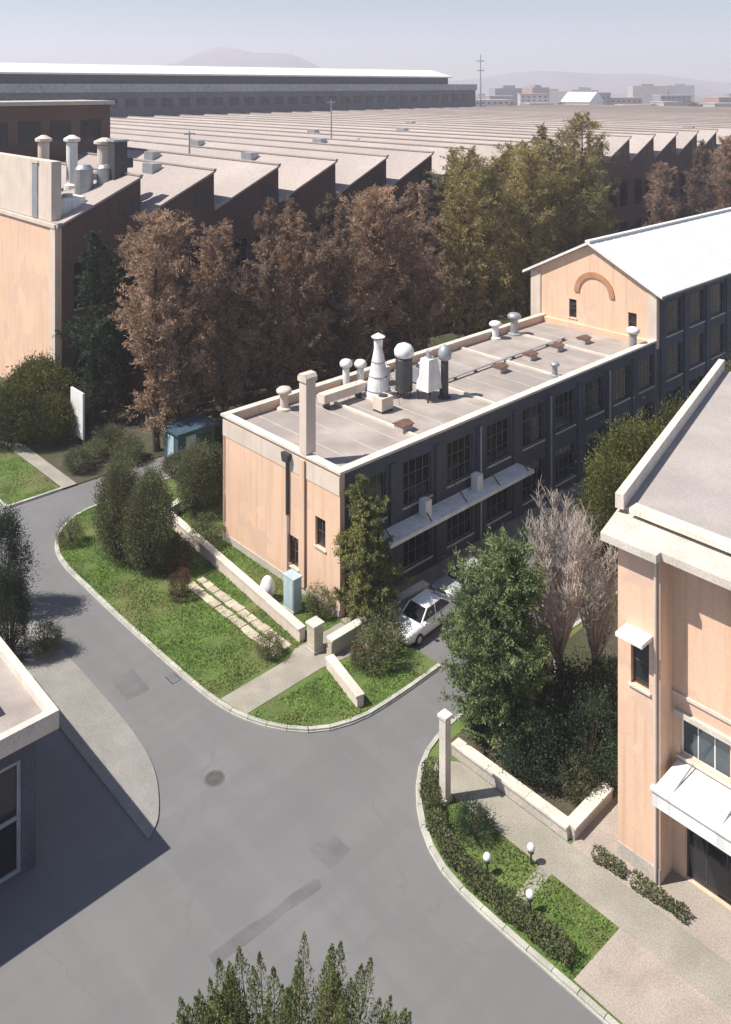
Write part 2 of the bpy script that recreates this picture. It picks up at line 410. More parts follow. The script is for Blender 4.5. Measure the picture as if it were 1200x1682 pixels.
# ------------------------------------------------------------------ central workshop
cb = thing('workshop', 'long two-storey peach workshop with flat gravel roof and chimney on its end wall', 'building', 31.8, 35.7)
CL, CW, CH = 36.0, 11.6, 8.2
ow = [(6.9,7.9,1.3,3.1),(9.45,10.35,3.4,5.1)]
wall('end_wall', CW, CH, 0.35, ow, M['peach'], cb, (0,CW,0), R90)
for x0,x1,z0,z1 in ow: window(cb, (0, CW-x0, z0), R90, x1-x0, z1-z0, 2, 2, frame='brownmetal')
MB().box(-0.035,-0.002,0.02,CW-0.02,6.95,8.0).build('parapet_band', M['palewall'], cb)
MB().box(-0.06,-0.002,0.02,CW-0.02,0.0,0.55).build('plinth', M['greywall'], cb)
of = []
bay = CL/9
for i in range(9):
    of.append((i*bay+0.75,(i+1)*bay-0.75,4.55,7.25))
    of.append((i*bay+0.75,(i+1)*bay-0.75,0.75,3.25))
wall('facade_wall', CL-0.36, CH, 0.35, [o for o in of], M['shadewall'], cb, (0.36,0,0), 0)  # same peach wall as the end, its shade painted into the colour
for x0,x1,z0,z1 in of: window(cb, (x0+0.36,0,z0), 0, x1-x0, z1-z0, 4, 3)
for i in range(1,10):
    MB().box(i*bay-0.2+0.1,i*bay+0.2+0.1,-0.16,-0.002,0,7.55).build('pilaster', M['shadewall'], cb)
MB().box(0,CL,CW-0.35,CW-0.002,0,CH).build('rear_wall', M['peach'], cb)
MB().box(CL-0.35,CL,0.36,CW-0.36,0,CH).build('far_wall', M['peach'], cb)
MB().box(0.36,CL-0.36,0.36,CW-0.36,7.55,7.72).build('roof_deck', M['roofgravel'], cb)
MB().box(-0.12,CL,-0.16,0.42,CH+0.002,CH+0.16).build('coping', M['coping'], cb)
MB().box(-0.12,CL,CW-0.42,CW+0.12,CH+0.002,CH+0.16).build('coping', M['coping'], cb)
MB().box(-0.12,0.42,0.422,CW-0.422,CH+0.002,CH+0.14).build('coping', M['coping'], cb)
for x in (7.5,15.5,23.5,30.5):
    MB().box(x,x+0.25,0.43,CW-0.43,7.72,7.86).build('roof_upstand', M['coping'], cb)
for k in range(1,18):
    MB().box(0.43+k*2.0-.04,0.43+k*2.0+.04,0.43,CW-0.43,7.722,7.732).build('felt_lap', M['greywall'], cb)
MB().box(-0.16,-0.062,3.0,3.4,0.56,8.0).build('pilaster', M['peach'], cb)
ch = MB().box(-0.1,0.62,2.85,3.5,CH+.18,12.6).build('chimney', M['palewall'], cb)
MB().extr([(2.78,12.6),(3.57,12.6),(3.57,12.85),(3.4,13.05),(2.95,13.05),(2.78,12.85)],'x',-0.18,0.70).build('chimney_cap', M['palewall'], ch)
dp = MB().tube((-0.12,4.62,4.3),(-0.12,4.62,7.5),0.1,0.1,8).build('downpipe', M['darkmetal'], cb)
MB().extr([(4.4,7.5),(4.84,7.5),(4.95,8.0),(4.29,8.0)],'x',-0.36,-0.04).build('hopper_head', M['darkmetal'], dp)
MB().tube((-0.12,4.62,0.3),(-0.12,4.62,4.29),0.075,0.075,8).build('downpipe', M['palewall'], cb)
for x in (12.1,20.1,28.1):
    MB().tube((x,-0.3,0.2),(x,-0.3,7.6),0.08,0.08,8).build('downpipe', M['greymetal'], cb)
cn = MB().box(2.4,16.2,-1.6,-0.17,3.72,3.95).build('canopy', M['white'], cb)
for x in (2.8,6.1,9.4,12.7,15.8):
    MB().tube((x,-1.45,3.9),(x,-0.1,5.0),0.04,0.04,6).build('stay_rod', M['darkmetal'], cn)
for x in (6.0,10.9):
    MB().box(x,x+0.55,-1.0,-0.45,3.96,4.95).build('vent_box', M['white'], cn)
dr = MB().box(1.2,2.3,-0.05,0.02,0.1,2.4).build('door', M['brownmetal'], cb)
MB().box(2.1,2.18,-0.11,-0.05,1.1,1.25).build('handle', M['greymetal'], dr)

# ------------------------------------------------------------------ roof equipment on the workshop (z of deck 7.72)
DZ = 7.72
def cone_stack(a,b,label):
    t = thing('vent_stack', label, 'vent', a,b,DZ)
    MB().lathe([(0.95,0),(0.95,0.35),(0.85,0.5),(0.32,3.4),(0.32,4.1)], n=20).build('cone', M['white'], t, smooth=False)
    MB().lathe([(0.06,4.1),(0.5,4.25),(0.5,4.3),(0.05,4.55)], n=16).build('rain_cap', M['white'], t)
    MB().box(-1.1,1.1,-1.1,1.1,0,0.12).build('base_slab', M['coping'], t)
    for z_ in (0.52,1.5,2.5): MB().lathe([(0.87-.185*(z_-.5)+.012,z_),(0.87-.185*(z_-.5)+.012,z_+.07)], n=20).build('seam_band', M['greymetal'], t)
    for q in range(3): MB().tube((0.3*math.cos(q*2.1+.5),0.3*math.sin(q*2.1+.5),3.7),(2.2*math.cos(q*2.1+.5),2.2*math.sin(q*2.1+.5),0),.015,.015,4).build('guy_wire', M['darkmetal'], t)
cone_stack(42.6,43.7,'tall white conical vent stack on the gravel roof')
def tank(a,b,label):
    t = thing('roof_tank', label, 'tank', a,b,DZ)
    MB().lathe([(0.62,0.5),(0.62,2.7),(0.5,2.9)], n=20).build('drum', M['darkmetal'], t)
    MB().lathe([(0.6,2.88),(0.72,3.05),(0.7,3.4),(0.5,3.7),(0.15,3.85)], n=20).build('dome', M['white'], t, smooth=True)
    for k in range(4):
        x,y = 0.45*math.cos(k*math.pi/2+.78),0.45*math.sin(k*math.pi/2+.78)
        MB().tube((x,y,0),(x,y,0.52),0.06,0.06,6).build('leg', M['darkmetal'], t)
tank(43.9,42.4,'dark cylindrical roof tank with round white dome')
def hopper(a,b,label):
    t = thing('dust_hopper', label, 'hopper', a,b,DZ)
    MB().add([(-.75,-.6,0.75),(.75,-.6,0.75),(.75,.6,0.75),(-.75,.6,0.75),(-.45,-.4,2.9),(.45,-.4,2.9),(.45,.4,2.9),(-.45,.4,2.9)],
             [(0,3,2,1),(4,5,6,7),(0,1,5,4),(1,2,6,5),(2,3,7,6),(3,0,4,7)]).build('hood', M['white'], t)
    MB().tube((0,0,2.9),(0,0,3.4),0.2,0.2,12).build('spigot', M['greymetal'], t)
    for x in (-.65,.65):
        for y in (-.5,.5): MB().box(x-.05,x+.05,y-.05,y+.05,0,0.78).build('leg', M['darkmetal'], t)
hopper(44.9,40.9,'white tapered sheet-metal hopper on short legs on the gravel roof')
def cowl(a,b,h,r,label,m='greymetal',cap='white'):
    t = thing('roof_cowl', label, 'vent', a,b,DZ, group='ventilation cowls on the workshop roof')
    MB().lathe([(r*1.7,0),(r*1.7,0.12),(r,0.2),(r,h*0.72)], n=14).build('pipe', M[m], t)
    MB().lathe([(r*0.7,h*0.72),(r*1.75,h*0.78),(r*1.85,h*0.9),(r*1.3,h),(r*0.2,h*1.05)], n=14).build('cap', M[cap], t, smooth=True)
cowl(45.9,40.3,3.6,0.27,'tall dark vent pipe with pale cap right of the white hopper','darkmetal','greymetal')
cowl(42.2,46.7,2.0,0.26,'pale capped vent pipe nearest the left roof edge behind the chimney','white')
cowl(43.1,46.1,1.9,0.26,'pale capped vent pipe just left of the tall white conical stack','white')
cowl(36.2,46.4,1.5,0.3,'squat pale vent pipe at the far left corner of the workshop roof','palewall','palewall')
cowl(59.8,46.6,1.5,0.3,'short pale vent pipe at the rear roof edge before the gabled hall','white')
cowl(62.0,46.2,1.9,0.34,'stout grey vent pipe at the rear roof edge before the gabled hall','greymetal','greymetal')
cowl(55.3,37.4,1.1,0.2,'small grey vent pipe near the front coping at mid roof','greymetal','greymetal')
cowl(65.6,36.6,1.9,0.3,'white round-capped vent pipe at the front roof corner against the gabled hall','greymetal','white')
def hatch(a,b,label):
    t = thing('roof_hatch', label, 'roof hatch', a,b,DZ, group='roof hatches along the workshop roof')
    MB().box(-.45,.45,-.4,.4,0,0.42).build('curb', M['greywall'], t)
    MB().extr([(-.5,0.42),(.5,0.42),(.5,0.47),(0,0.62),(-.5,0.47)],'x',-.52,.52).build('lid', M['brownmetal'], t)
hatch(39.6,38.3,'brown-lidded roof hatch nearest the chimney by the front coping')
hatch(53.2,41.0,'brown-lidded roof hatch, first of the three in the middle of the roof')
hatch(57.4,41.2,'brown-lidded roof hatch, middle one of the three at mid roof')
hatch(60.9,41.0,'brown-lidded roof hatch, last of the three before the gabled hall')
hatch(64.4,40.6,'brown-lidded roof hatch right under the gable wall')
def unit(a,b,w,d,h,m,label):
    t = thing('condenser_unit', label, 'condenser', a,b,DZ, group='condenser units on the workshop roof')
    MB().box(-w/2,w/2,-d/2,d/2,0.15,h).build('casing', M[m], t)
    MB().lathe([(min(w,d)*.36,h+.002),(min(w,d)*.36,h+.07),(min(w,d)*.3,h+.09)],n=14).build('fan_ring', M['darkmetal'], t)
    for x in (-w*.4,w*.4): MB().box(x-.06,x+.06,-d/2,d/2,0,0.15).build('skid', M['darkmetal'], t)
unit(41.0,41.6,1.1,0.9,1.0,'palewall','pale condenser unit in front of the tall white conical stack')
unit(46.9,43.6,1.2,1.0,1.2,'greymetal','grey condenser unit behind the tall dark vent pipe')
unit(48.6,44.6,0.9,0.8,0.9,'white','white condenser unit at mid roof, right of the grey one')
unit(44.6,45.4,0.9,0.9,1.3,'white','white condenser unit behind the white conical stack')
cp = thing('cable_tray', 'thin dark cable tray running along the middle of the gravel roof', 'cable tray', 46.5,42.2,DZ)
MB().box(0,17.5,-.1,.1,0.2,0.26).build('tray', M['greymetal'], cp)
for k in range(8): MB().box(.3+k*2.4,.42+k*2.4,-.15,.15,0,0.2).build('support', M['brownmetal'], cp)
du = thing('roof_duct', 'pale horizontal air duct running across the gravel roof to the white stack', 'duct', 38.0,44.6,DZ)
MB().box(0,4.0,-.35,.35,0.45,1.05).build('duct_run', M['palewall'], du)
for x in (0.4,3.4): MB().box(x,x+.12,-.3,.3,0,0.45).build('support', M['darkmetal'], du)

# ------------------------------------------------------------------ gabled hall with white roof
gh = thing('gabled_hall', 'taller peach hall with white pitched roof and blind arch in its gable', 'building', 67.8, 35.6)
GL, GW, GE, GA = 62.0, 12.9, 12.3, 15.6
wall('gable_wall', GW, GE, 0.4, [(4.2,5.0,8.6,10.3),(10.2,11.0,8.5,10.2)], M['peach'], gh, (0,GW,0), R90, gable=(GW/2,GA))
window(gh,(0,GW-4.2,8.6),R90,0.8,1.7,1,2,frame='brownmetal'); window(gh,(0,GW-10.2,8.5),R90,0.8,1.7,1,2,frame='brownmetal')
ar = MB()
for k in range(16):
    t0,t1 = math.pi*k/16, math.pi*(k+1)/16
    cy,cz = GW/2-0.4, 11.1
    q = lambda r,t: (cy+r*math.cos(t), cz+r*math.sin(t))
    ar.extr([q(1.55,t0),q(2.05,t0),q(2.05,t1),q(1.55,t1)],'x',-0.12,-0.002)
ar.build('blind_arch', M['arch'], gh)
MB().box(-0.1,-0.002,GW-1.1,GW,0,GE).build('corner_pilaster', M['palewall'], gh)
MB().box(-0.1,-0.002,0,0.9,0,GE).build('corner_pilaster', M['palewall'], gh)
og=[]
for i in range(14):
    x = 1.2+i*4.3
    og += [(x,x+2.9,8.3,11.2),(x,x+2.9,4.5,7.3),(x,x+2.9,0.8,3.4)]
wall('facade_wall', GL-0.42, GE, 0.4, og, M['shadewall'], gh, (0.42,0,0), 0)  # sunless side of the peach hall, shade painted in
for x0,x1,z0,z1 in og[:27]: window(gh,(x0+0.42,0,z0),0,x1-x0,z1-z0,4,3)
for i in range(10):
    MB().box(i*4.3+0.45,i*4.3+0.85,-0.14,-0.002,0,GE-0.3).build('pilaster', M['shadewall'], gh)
MB().box(0,GL,GW-0.4,GW-0.002,0,GE).build('rear_wall', M['peach'], gh)
for s,(y0,y1) in enumerate(((-0.7,GW/2),(GW+0.7,GW/2))):
    sl_ = (GA-GE)/(GW/2); ze = GE-0.7*sl_
    MB().add([(-0.5,y0,ze+0.05),(GL,y0,ze+0.05),(GL,y1,GA+0.05),(-0.5,y1,GA+0.05),(-0.5,y0,ze+0.28),(GL,y0,ze+0.28),(GL,y1,GA+0.28),(-0.5,y1,GA+0.28)],
             [(0,3,2,1),(4,5,6,7),(0,1,5,4),(1,2,6,5),(2,3,7,6),(3,0,4,7)]).build('roof_slope', M['whiteroof'], gh)
sm_ = MB().add([(0,-0.7,ze+0.281),(0.07,-0.7,ze+0.281),(0.07,GW/2-.1,GA+0.23),(0,GW/2-.1,GA+0.23),(0,-0.7,ze+0.33),(0.07,-0.7,ze+0.33),(0.07,GW/2-.1,GA+0.28),(0,GW/2-.1,GA+0.28)],
             [(0,3,2,1),(4,5,6,7),(0,1,5,4),(1,2,6,5),(2,3,7,6),(3,0,4,7)]).mesh('roof_seam', M['whiteroof'])
for i in range(30): put('roof_seam', sm_, gh, (0.4+i*1.5,0,0))
MB().box(-0.52,GL,GW/2-.25,GW/2+.25,GA+0.2,GA+0.4).build('ridge_cap', M['whiteroof'], gh)
MB().box(-0.5,GL,-0.86,-0.7,ze-0.02,ze+0.2).build('gutter', M['darkmetal'], gh)

# ------------------------------------------------------------------ sawtooth factory
fc = thing('sawtooth_factory', 'huge factory with peach end wall and long sawtooth roof behind the trees', 'building', 33.0, 76.0)
P, NT, FD, ZV, ZP = 8.5, 36, 149.0, 16.9, 20.9
wall('end_wall', FD, ZV, 0.5, [(4,6,9,12.5),(9,11,9,12.5),(14,16,9,12.5)], M['peach'], fc, (0,FD,0), R90)
MB().box(-0.12,-0.002,0.02,1.1,0,ZV).build('corner_pilaster', M['palewall'], fc)
MB().box(-0.2,0.3,0,16,ZV,ZV+0.35).build('coping', M['palewall'], fc)
fo = []
for i in range(20): fo += [(i*P+1.2,i*P+3.8,9.2,13.5),(i*P+4.8,i*P+7.4,9.2,13.5),(i*P+1.2,i*P+3.8,2.0,6.5),(i*P+4.8,i*P+7.4,2.0,6.5)]
wall('facade_wall', P*NT-0.5, ZV, 0.5, fo, M['brownshadewall'], fc, (0.5,0,0), 0)  # front turned from the sun: its shade is put into the wall colour
for x0,x1,z0,z1 in fo[:24]: window(fc,(x0+0.5,0,z0),0,x1-x0,z1-z0,3,4)
tg = MB().extr([(0,ZV),(P-0.02,ZV),(P-0.02,ZP-0.12)],'y',0.0,0.4).mesh('tooth_gable', M['brownshadewall'])  # tooth ends painted dark for the shade on them
ts = MB().add([(-0.05,-0.35,ZV+.0),(P,-0.35,ZP-.0),(P,FD,ZP-.0),(-0.05,FD,ZV+.0),(-0.05,-0.35,ZV+.22),(P,-0.35,ZP+.22),(P,FD,ZP+.22),(-0.05,FD,ZV+.22)],
             [(0,3,2,1),(4,5,6,7),(0,1,5,4),(1,2,6,5),(2,3,7,6),(3,0,4,7)]).mesh('roof_slope', M['sawroof'])
tgl = MB().box(P-0.25,P-0.13,0.4,FD,ZV,ZP-0.12).mesh('clerestory_glazing', M['glass'])
glv = MB().box(P-2.3,P-0.7,-0.06,-0.003,ZV+.5,ZV+2.1).mesh('gable_louvre', M['darkmetal'])
trc = MB().box(P-.28,P+.06,-0.4,FD,ZP+.2,ZP+.36).mesh('ridge_cap', M['sawroof'])
tvg = MB().box(0.0,0.5,-0.3,FD,ZV+.2,ZV+.5).mesh('valley_gutter', M['sawroof'])
for i in range(NT):
    put('tooth_gable', tg, fc, (i*P,0,0))
    s_ = put('roof_slope', ts, fc, (i*P,0,0))
    put('clerestory_glazing', tgl, fc, (i*P,0,0))
    put('ridge_cap', trc, s_)
    if i < 24: put('gable_louvre', glv, fc, (i*P,0,0))
    put('valley_gutter', tvg, s_)
MB().box(0.05,1.0,1.2,40,ZV+0.36,22.9).build('parapet_screen', M['palewall'], fc)
vm_ = MB().box(P-2.2,P-1.0,0,2.2,ZP-1.1,ZP+0.35).mesh('roof_ventilator', M['greymetal'])
for i,y in ((1,9),(2,24),(3,14),(4,40),(6,30),(8,52),(10,44),(13,66),(16,8)): put('roof_ventilator', vm_, fc, (i*P,y,0))
dd = MB().box(-0.06,0.05,4.2,5.4,ZV+0.5,22.6).build('louvre_panel', M['greymetal'], fc)
MB().box(-0.12,-0.061,4.0,5.6,22.6,22.85).build('lintel', M['palewall'], dd)
def roof_z(a): t = ((a-33.0) % P)/P; return ZV+0.22+(ZP-ZV)*t
def duct_stack(a,b,top,r,label,m='palewall'):
    t = thing('factory_stack', label, 'stack', a,b,roof_z(a)-0.3, group='stacks on the factory roof corner')
    h = top-roof_z(a)+0.3
    MB().lathe([(r*1.5,0),(r*1.5,0.5),(r,0.7),(r,h-0.8)], n=16).build('shaft', M[m], t)
    MB().lathe([(r*0.8,h-0.8),(r*1.5,h-0.6),(r*1.5,h-0.35),(r*0.4,h)], n=16).build('cap', M[m], t)
duct_stack(36.0,86.0,24.9,0.55,'pale capped stack at the left of the factory roof corner')
duct_stack(38.2,84.2,24.9,0.55,'pale capped stack in the middle of the factory roof corner','white')
duct_stack(40.8,82.3,24.6,0.7,'thick pale stack at the right of the factory roof corner')
t = thing('air_handler', 'grey twin-drum air handler among the stacks on the factory roof', 'air handler', 38.0,80.8,roof_z(38.0)-0.4)
MB().lathe([(0.9,0),(0.9,2.6),(0.6,3.0)],c=(0,0.2,0),n=18).build('drum', M['greymetal'], t)
MB().lathe([(0.75,0),(0.75,2.0),(0.5,2.3)],c=(1.9,-0.3,0.6),n=18).build('drum', M['greymetal'], t)
MB().box(0.4,1.6,-0.2,0.3,1.6,2.0).build('cross_duct', M['greymetal'], t)
t = thing('air_handler', 'dark upright ventilation box beside the thick stack on the factory roof', 'air handler', 40.9,79.6,roof_z(40.9)-0.4)
MB().box(-0.7,0.7,-0.7,0.7,0,3.9).build('casing', M['darkmetal'], t)
MB().box(-0.8,0.8,-0.8,0.8,3.9,4.1).build('lid', M['greymetal'], t)
MB().box(0.701,1.5,-0.4,0.4,1.2,2.2).build('side_duct', M['darkmetal'], t)
t = thing('air_handler', 'low white rooftop unit at the first sawtooth of the factory', 'air handler', 35.2,78.6,roof_z(35.2)-0.5)
MB().box(-1.2,1.4,-0.9,1.2,0,1.7).build('casing', M['white'], t)
MB().lathe([(0.5,1.7),(0.5,1.95),(0.42,2.0)],c=(0,0,0),n=16).build('fan_ring', M['greymetal'], t)
def roofmast(a,b,h,label):
    z = roof_z(a)-0.3
    t = thing('roof_mast', label, 'mast', a,b,z, group='thin masts on the sawtooth roof')
    MB().tube((0,0,0),(0,0,h),0.16,0.1,6).build('pole', M['greymetal'], t)
    MB().box(-.8,.8,-.1,.1,h-0.5,h-0.3).build('cross_arm', M['greymetal'], t)
roofmast(60,97,6.5,'thin grey mast on the sawtooth roof left of the green-brown trees')
roofmast(96,110,9,'thin grey mast on the sawtooth roof under the far hall\'s right half')

bb = thing('brown_block', 'dark brown block rising out of the factory roof behind the stacks', 'building', 20.0,108.0)
MB().box(0,34.4,0,9,0,27.4).build('wall', M['brownshadewall'], bb)
MB().box(-0.4,34.8,-0.5,9.4,27.402,27.9).build('roof', M['greywall'], bb)
for i in range(8): MB().box(1.5+i*4.1,4.3+i*4.1,-0.06,-0.002,22.4,25.4).build('window', M['glass'], bb)

# ------------------------------------------------------------------ far long hall
fh = thing('far_hall', 'very long steel-blue hall with stepped clerestory roof on the skyline', 'building', 20.0,227.0)
MB().box(0,258,0,26,0,30.2).build('wall', M['steelblue'], fh)
MB().box(-0.4,258.4,-0.5,26.4,28.0,30.4).build('fascia_band', M['steelband'], fh)
MB().box(0,244,3,22,30.4,33.0).build('clerestory', M['darkmetal'], fh)
MB().extr([(1.6,33.0),(23.4,33.0),(23.4,33.5),(12.5,36.2),(1.6,33.5)],'x',-1,245).build('roof', M['whiteroof'], fh)
for i in range(42): MB().box(3+i*6,6.6+i*6,-0.12,-0.003,23.6,26.2).build('window', M['glass'], fh)

# ------------------------------------------------------------------ corner building at lower left
lb = thing('corner_pavilion', 'low pavilion with overhanging pale roof slab and glazed front in shade', 'building', 13.3,32.5)
LX = 16.0
wall('facade_wall', LX, 5.3, 0.3, [(LX-0.55-4.6*(i+1)+0.25, LX-0.55-4.6*i, 0.12, 4.4) for i in range(3)], M['shadewall'], lb, (-LX,0,0), 0)  # shade under the roof slab painted into the front wall
for i in range(3):
    x0 = -0.55-4.6*(i+1)+0.25; w = 4.35; f = MB(); fr = 0.14
    f.box(0,w,0,.16,0,fr).box(0,w,0,.16,4.28-fr,4.28).box(0,fr,0,.16,fr,4.28-fr).box(w-fr,w,0,.16,fr,4.28-fr)
    f.box(fr,w-fr,0.01,.15,2.02,2.18)
    for k in (1,2): f.box(w*k/3-.06,w*k/3+.06,0.02,.14,fr,2.02); f.box(w*k/3-.06,w*k/3+.06,0.02,.14,2.18,4.28-fr)
    wdw = f.build('shop_window', M['steelband'], lb, (x0,0.05,0.12))
    for k in range(3):
        for z0,z1 in ((0.1,2.04),(2.16,4.2)):
            MB().box(w*k/3+.03,w*(k+1)/3-.03,0.07,0.085,z0,z1).build('pane', M['glass'], wdw)
MB().box(-0.3,0,0.302,12,0,5.3).build('side_wall', M['palewall'], lb)
MB().box(-LX,-0.3,11.7,12,0,5.3).build('rear_wall', M['palewall'], lb)
MB().box(-LX,0.65,-0.62,12.6,5.3,5.62).build('roof_slab', M['palewall'], lb)
MB().box(-LX,0.65,-0.62,-0.3,5.622,6.0).build('parapet', M['coping'], lb)
MB().box(0.33,0.65,-0.3,12.6,5.622,6.0).build('parapet', M['coping'], lb)
MB().box(-LX,0.33,-0.298,12.4,5.622,5.68).build('roof_felt', M['roofgravel'], lb)
t = thing('roof_hatch', 'small dark roof hatch on the low corner pavilion', 'roof hatch', 11.9,34.0,5.68)
MB().box(-.35,.35,-.3,.3,0,0.35).build('curb', M['greywall'], t)
MB().box(-.4,.4,-.35,.35,0.35,0.42).build('lid', M['brownmetal'], t)

# ------------------------------------------------------------------ peach building at right
rb = thing('corner_house', 'tall peach building with flat grey roof, white eaves and white canopy at right', 'building', 30.8,17.3)
# local x along a, local y along b ; front face towards -x ; everything at y<0
def rwall(name, y0, y1, x, H, openings, m, depth): # front wall between b offsets, openings in local (from left=y1)
    return wall(name, y1-y0, H, depth, openings, m, rb, (x,y1,0), R90)
rwall('bay_wall', -1.75, 0.0, -0.95, 12.3, [(0.55,1.3,7.1,8.9)], M['peach'], 0.3)
window(rb, (-0.95,-0.55,7.1), R90, 0.75,1.8,1,2, frame='brownmetal')
MB().box(-1.75,-0.952,-1.45,-0.35,9.15,9.3).build('window_canopy', M['white'], rb)
MB().box(-0.65,3.0,-0.302,0.0,0,12.3).build('side_wall', M['peach'], rb)
MB().box(-0.65,0.0,-1.75,-1.45,0,12.3).build('bay_return', M['peach'], rb)
wB = rwall('front_wall', -12.0, -1.752, 0.0, 12.3, [(0.3,2.2,4.7,6.15),(2.32,4.22,4.7,6.15),(4.34,6.24,4.7,6.15),(0.5,4.3,0.15,3.6)], M['peach'], 0.35)
for x0 in (0.3,2.32,4.34): window(rb,(0,-1.752-x0,4.7),R90,1.9,1.45,3,1,glass='blueglass',frame='white')
window(rb,(0,-1.752-0.5,0.15),R90,3.8,3.45,5,1,glass='glass',frame='darkmetal',sill=False,name='entrance_doors')
MB().box(-0.16,-0.002,-7.5,-1.9,6.2,6.4).build('lintel_band', M['coping'], rb)
MB().box(-0.07,-0.002,-7.5,-1.76,6.9,7.02).build('string_course', M['palewall'], rb)
pr = MB().box(-0.6,-0.002,-5.4,-4.35,6.2,12.3).build('pier', M['palewall'], rb)
cnp = MB().box(-2.05,-0.004,-8.0,-2.0,3.95,4.5).build('entrance_canopy', M['white'], rb)
MB().box(-2.12,-1.9,-8.05,-1.95,4.501,4.6).build('canopy_lip', M['white'], cnp)
for y in (-2.6,-4.4,-6.2): MB().tube((-1.9,y,4.45),(-0.03,y,4.66),0.025,0.025,6).build('stay_rod', M['greymetal'], cnp)
dpp = MB().tube((-1.03,-1.6,0.2),(-1.03,-1.6,12.2),0.06,0.06,8).build('downpipe', M['palewall'], rb)
MB().box(-0.98,-0.952,-1.74,-0.01,0,0.7).build('plinth', M['greywall'], rb)
# eaves slab and roof; the left roof edge runs askew
MB().prism([(-1.55,0.4),(-1.55,-1.9),(-1.2,-1.9),(-1.2,-12),(0.6,-12),(0.6,0.9)],12.42,12.72).build('eaves_slab', M['coping'], rb)
deck = [(0.6,0.9),(0.6,-12),(20,-12),(20,5.4)]
MB().prism(deck,12.3,12.9).build('roof_slab', M['roofgrey'], rb)
def strip(p,q,w,z0,z1,nm,m):
    d = Vector((q[0]-p[0],q[1]-p[1])).normalized(); n_ = (d.y*w,-d.x*w)
    return MB().prism([p,q,(q[0]+n_[0],q[1]+n_[1]),(p[0]+n_[0],p[1]+n_[1])],z0,z1).build(nm,m,rb)
strip((0.25,0.82),(20,5.4),0.34,12.91,13.5,'parapet',M['coping'])
MB().box(0.25,0.85,-12,0.2,12.91,13.12).build('roof_kerb', M['coping'], rb)
MB().prism([(3.0,1.0),(20,4.95),(20,4.6),(3.0,0.65)],0,12.3).build('rear_side_wall', M['peach'], rb)
t = thing('roof_hatch', 'dark roof vent box on the grey roof of the right-hand building', 'roof hatch', 34.5,12.6,12.9)
MB().box(-.4,.4,-.35,.35,0,0.5).build('curb', M['darkmetal'], t)
MB().box(-.46,.46,-.4,.4,0.5,0.58).build('lid', M['greymetal'], t)

# ------------------------------------------------------------------ garden walls, pillars, small things
def lowwall(name, pts, w, h, label, m='palewall', cat='wall', step=1.6):
    t = thing(name, label, cat, pts[0][0], pts[0][1])
    for i in range(len(pts)-1):
        x0,y0 = pts[i][0]-pts[0][0],pts[i][1]-pts[0][1]; x1,y1 = pts[i+1][0]-pts[0][0],pts[i+1][1]-pts[0][1]
        L = math.hypot(x1-x0,y1-y0); an = math.atan2(y1-y0,x1-x0)
        MB().box(0,L,-w/2,w/2,0,h).build('wall_run', M[m], t, (x0,y0,0), an)
        n = max(1,int(L/step)); me = MB().box(0.008,L/n-0.008,-w/2-.06,w/2+.06,h+.002,h+.1).mesh('coping_stone', M['coping'])
        for k in range(n):
            c,s = math.cos(an),math.sin(an)
            put('coping_stone', me, t, (x0+c*L*k/n,y0+s*L*k/n,rng.uniform(0,.008)), an)
    return t
lowwall('garden_wall', [(31.8,52.6),(30.3,52.0),(29.0,35.6)], 0.35, 0.75, 'long low cream garden wall along the lawn before the workshop end')
lowwall('garden_wall', [(28.75,33.1),(27.95,29.9)], 0.35, 0.6, 'short low cream wall ending at the road junction kerb')
lowwall('garden_wall', [(29.3,33.75),(36.8,33.75)], 0.4, 0.9, 'low tan wall from the stone pier towards the parked white car', 'stone')
lowwall('garden_wall', [(29.15,25.0),(29.15,19.0),(32.0,19.0)], 0.4, 0.55, 'low L-shaped garden wall around the dark shrubs by the right building', 'greywall')
def pier(a,b,w,h,label,m='palewall'):
    t = thing('gate_pillar', label, 'pillar', a,b)
    MB().box(-w/2,w/2,-w/2,w/2,0,h).build('shaft', M[m], t)
    MB().box(-w/2-.06,w/2+.06,-w/2-.06,w/2+.06,h+.002,h+.12).build('cap', M['coping'], t)
    MB().box(-w/2-.05,w/2+.05,-w/2-.05,w/2+.05,0,0.3).build('foot', M['greywall'], t)
pier(26.9,23.6,0.34,3.6,'tall slim pale pillar at the head of the paved garden path','coping')
pier(29.05,34.6,0.6,1.5,'squat stone pier where the low walls meet beside the entry path','stone')
pier(40.6,31.0,0.6,2.3,'pale square pillar beyond the parked cars behind the big conifer','coping')
# stone steps along the wall
st = thing('stone_terrace', 'strip of uneven beige stone slabs beside the low cream wall', 'stone slabs', 27.6,36.0)
for k in range(14):
    for j in range(2):
        w1 = rng.uniform(.5,.64); 
        o = MB().prism([(-w1/2+rng.uniform(0,.06),-.3+rng.uniform(-.03,.05)),(w1/2-rng.uniform(0,.06),-.3+rng.uniform(-.03,.05)),(w1/2-rng.uniform(0,.05),.28),(-w1/2+rng.uniform(0,.08),.29)],0.05,0.14+rng.uniform(0,.06)).build('slab', M['stone'], st, (j*0.72-.2+0.03*k/14, k*0.62, 0), rng.uniform(-.08,.08))
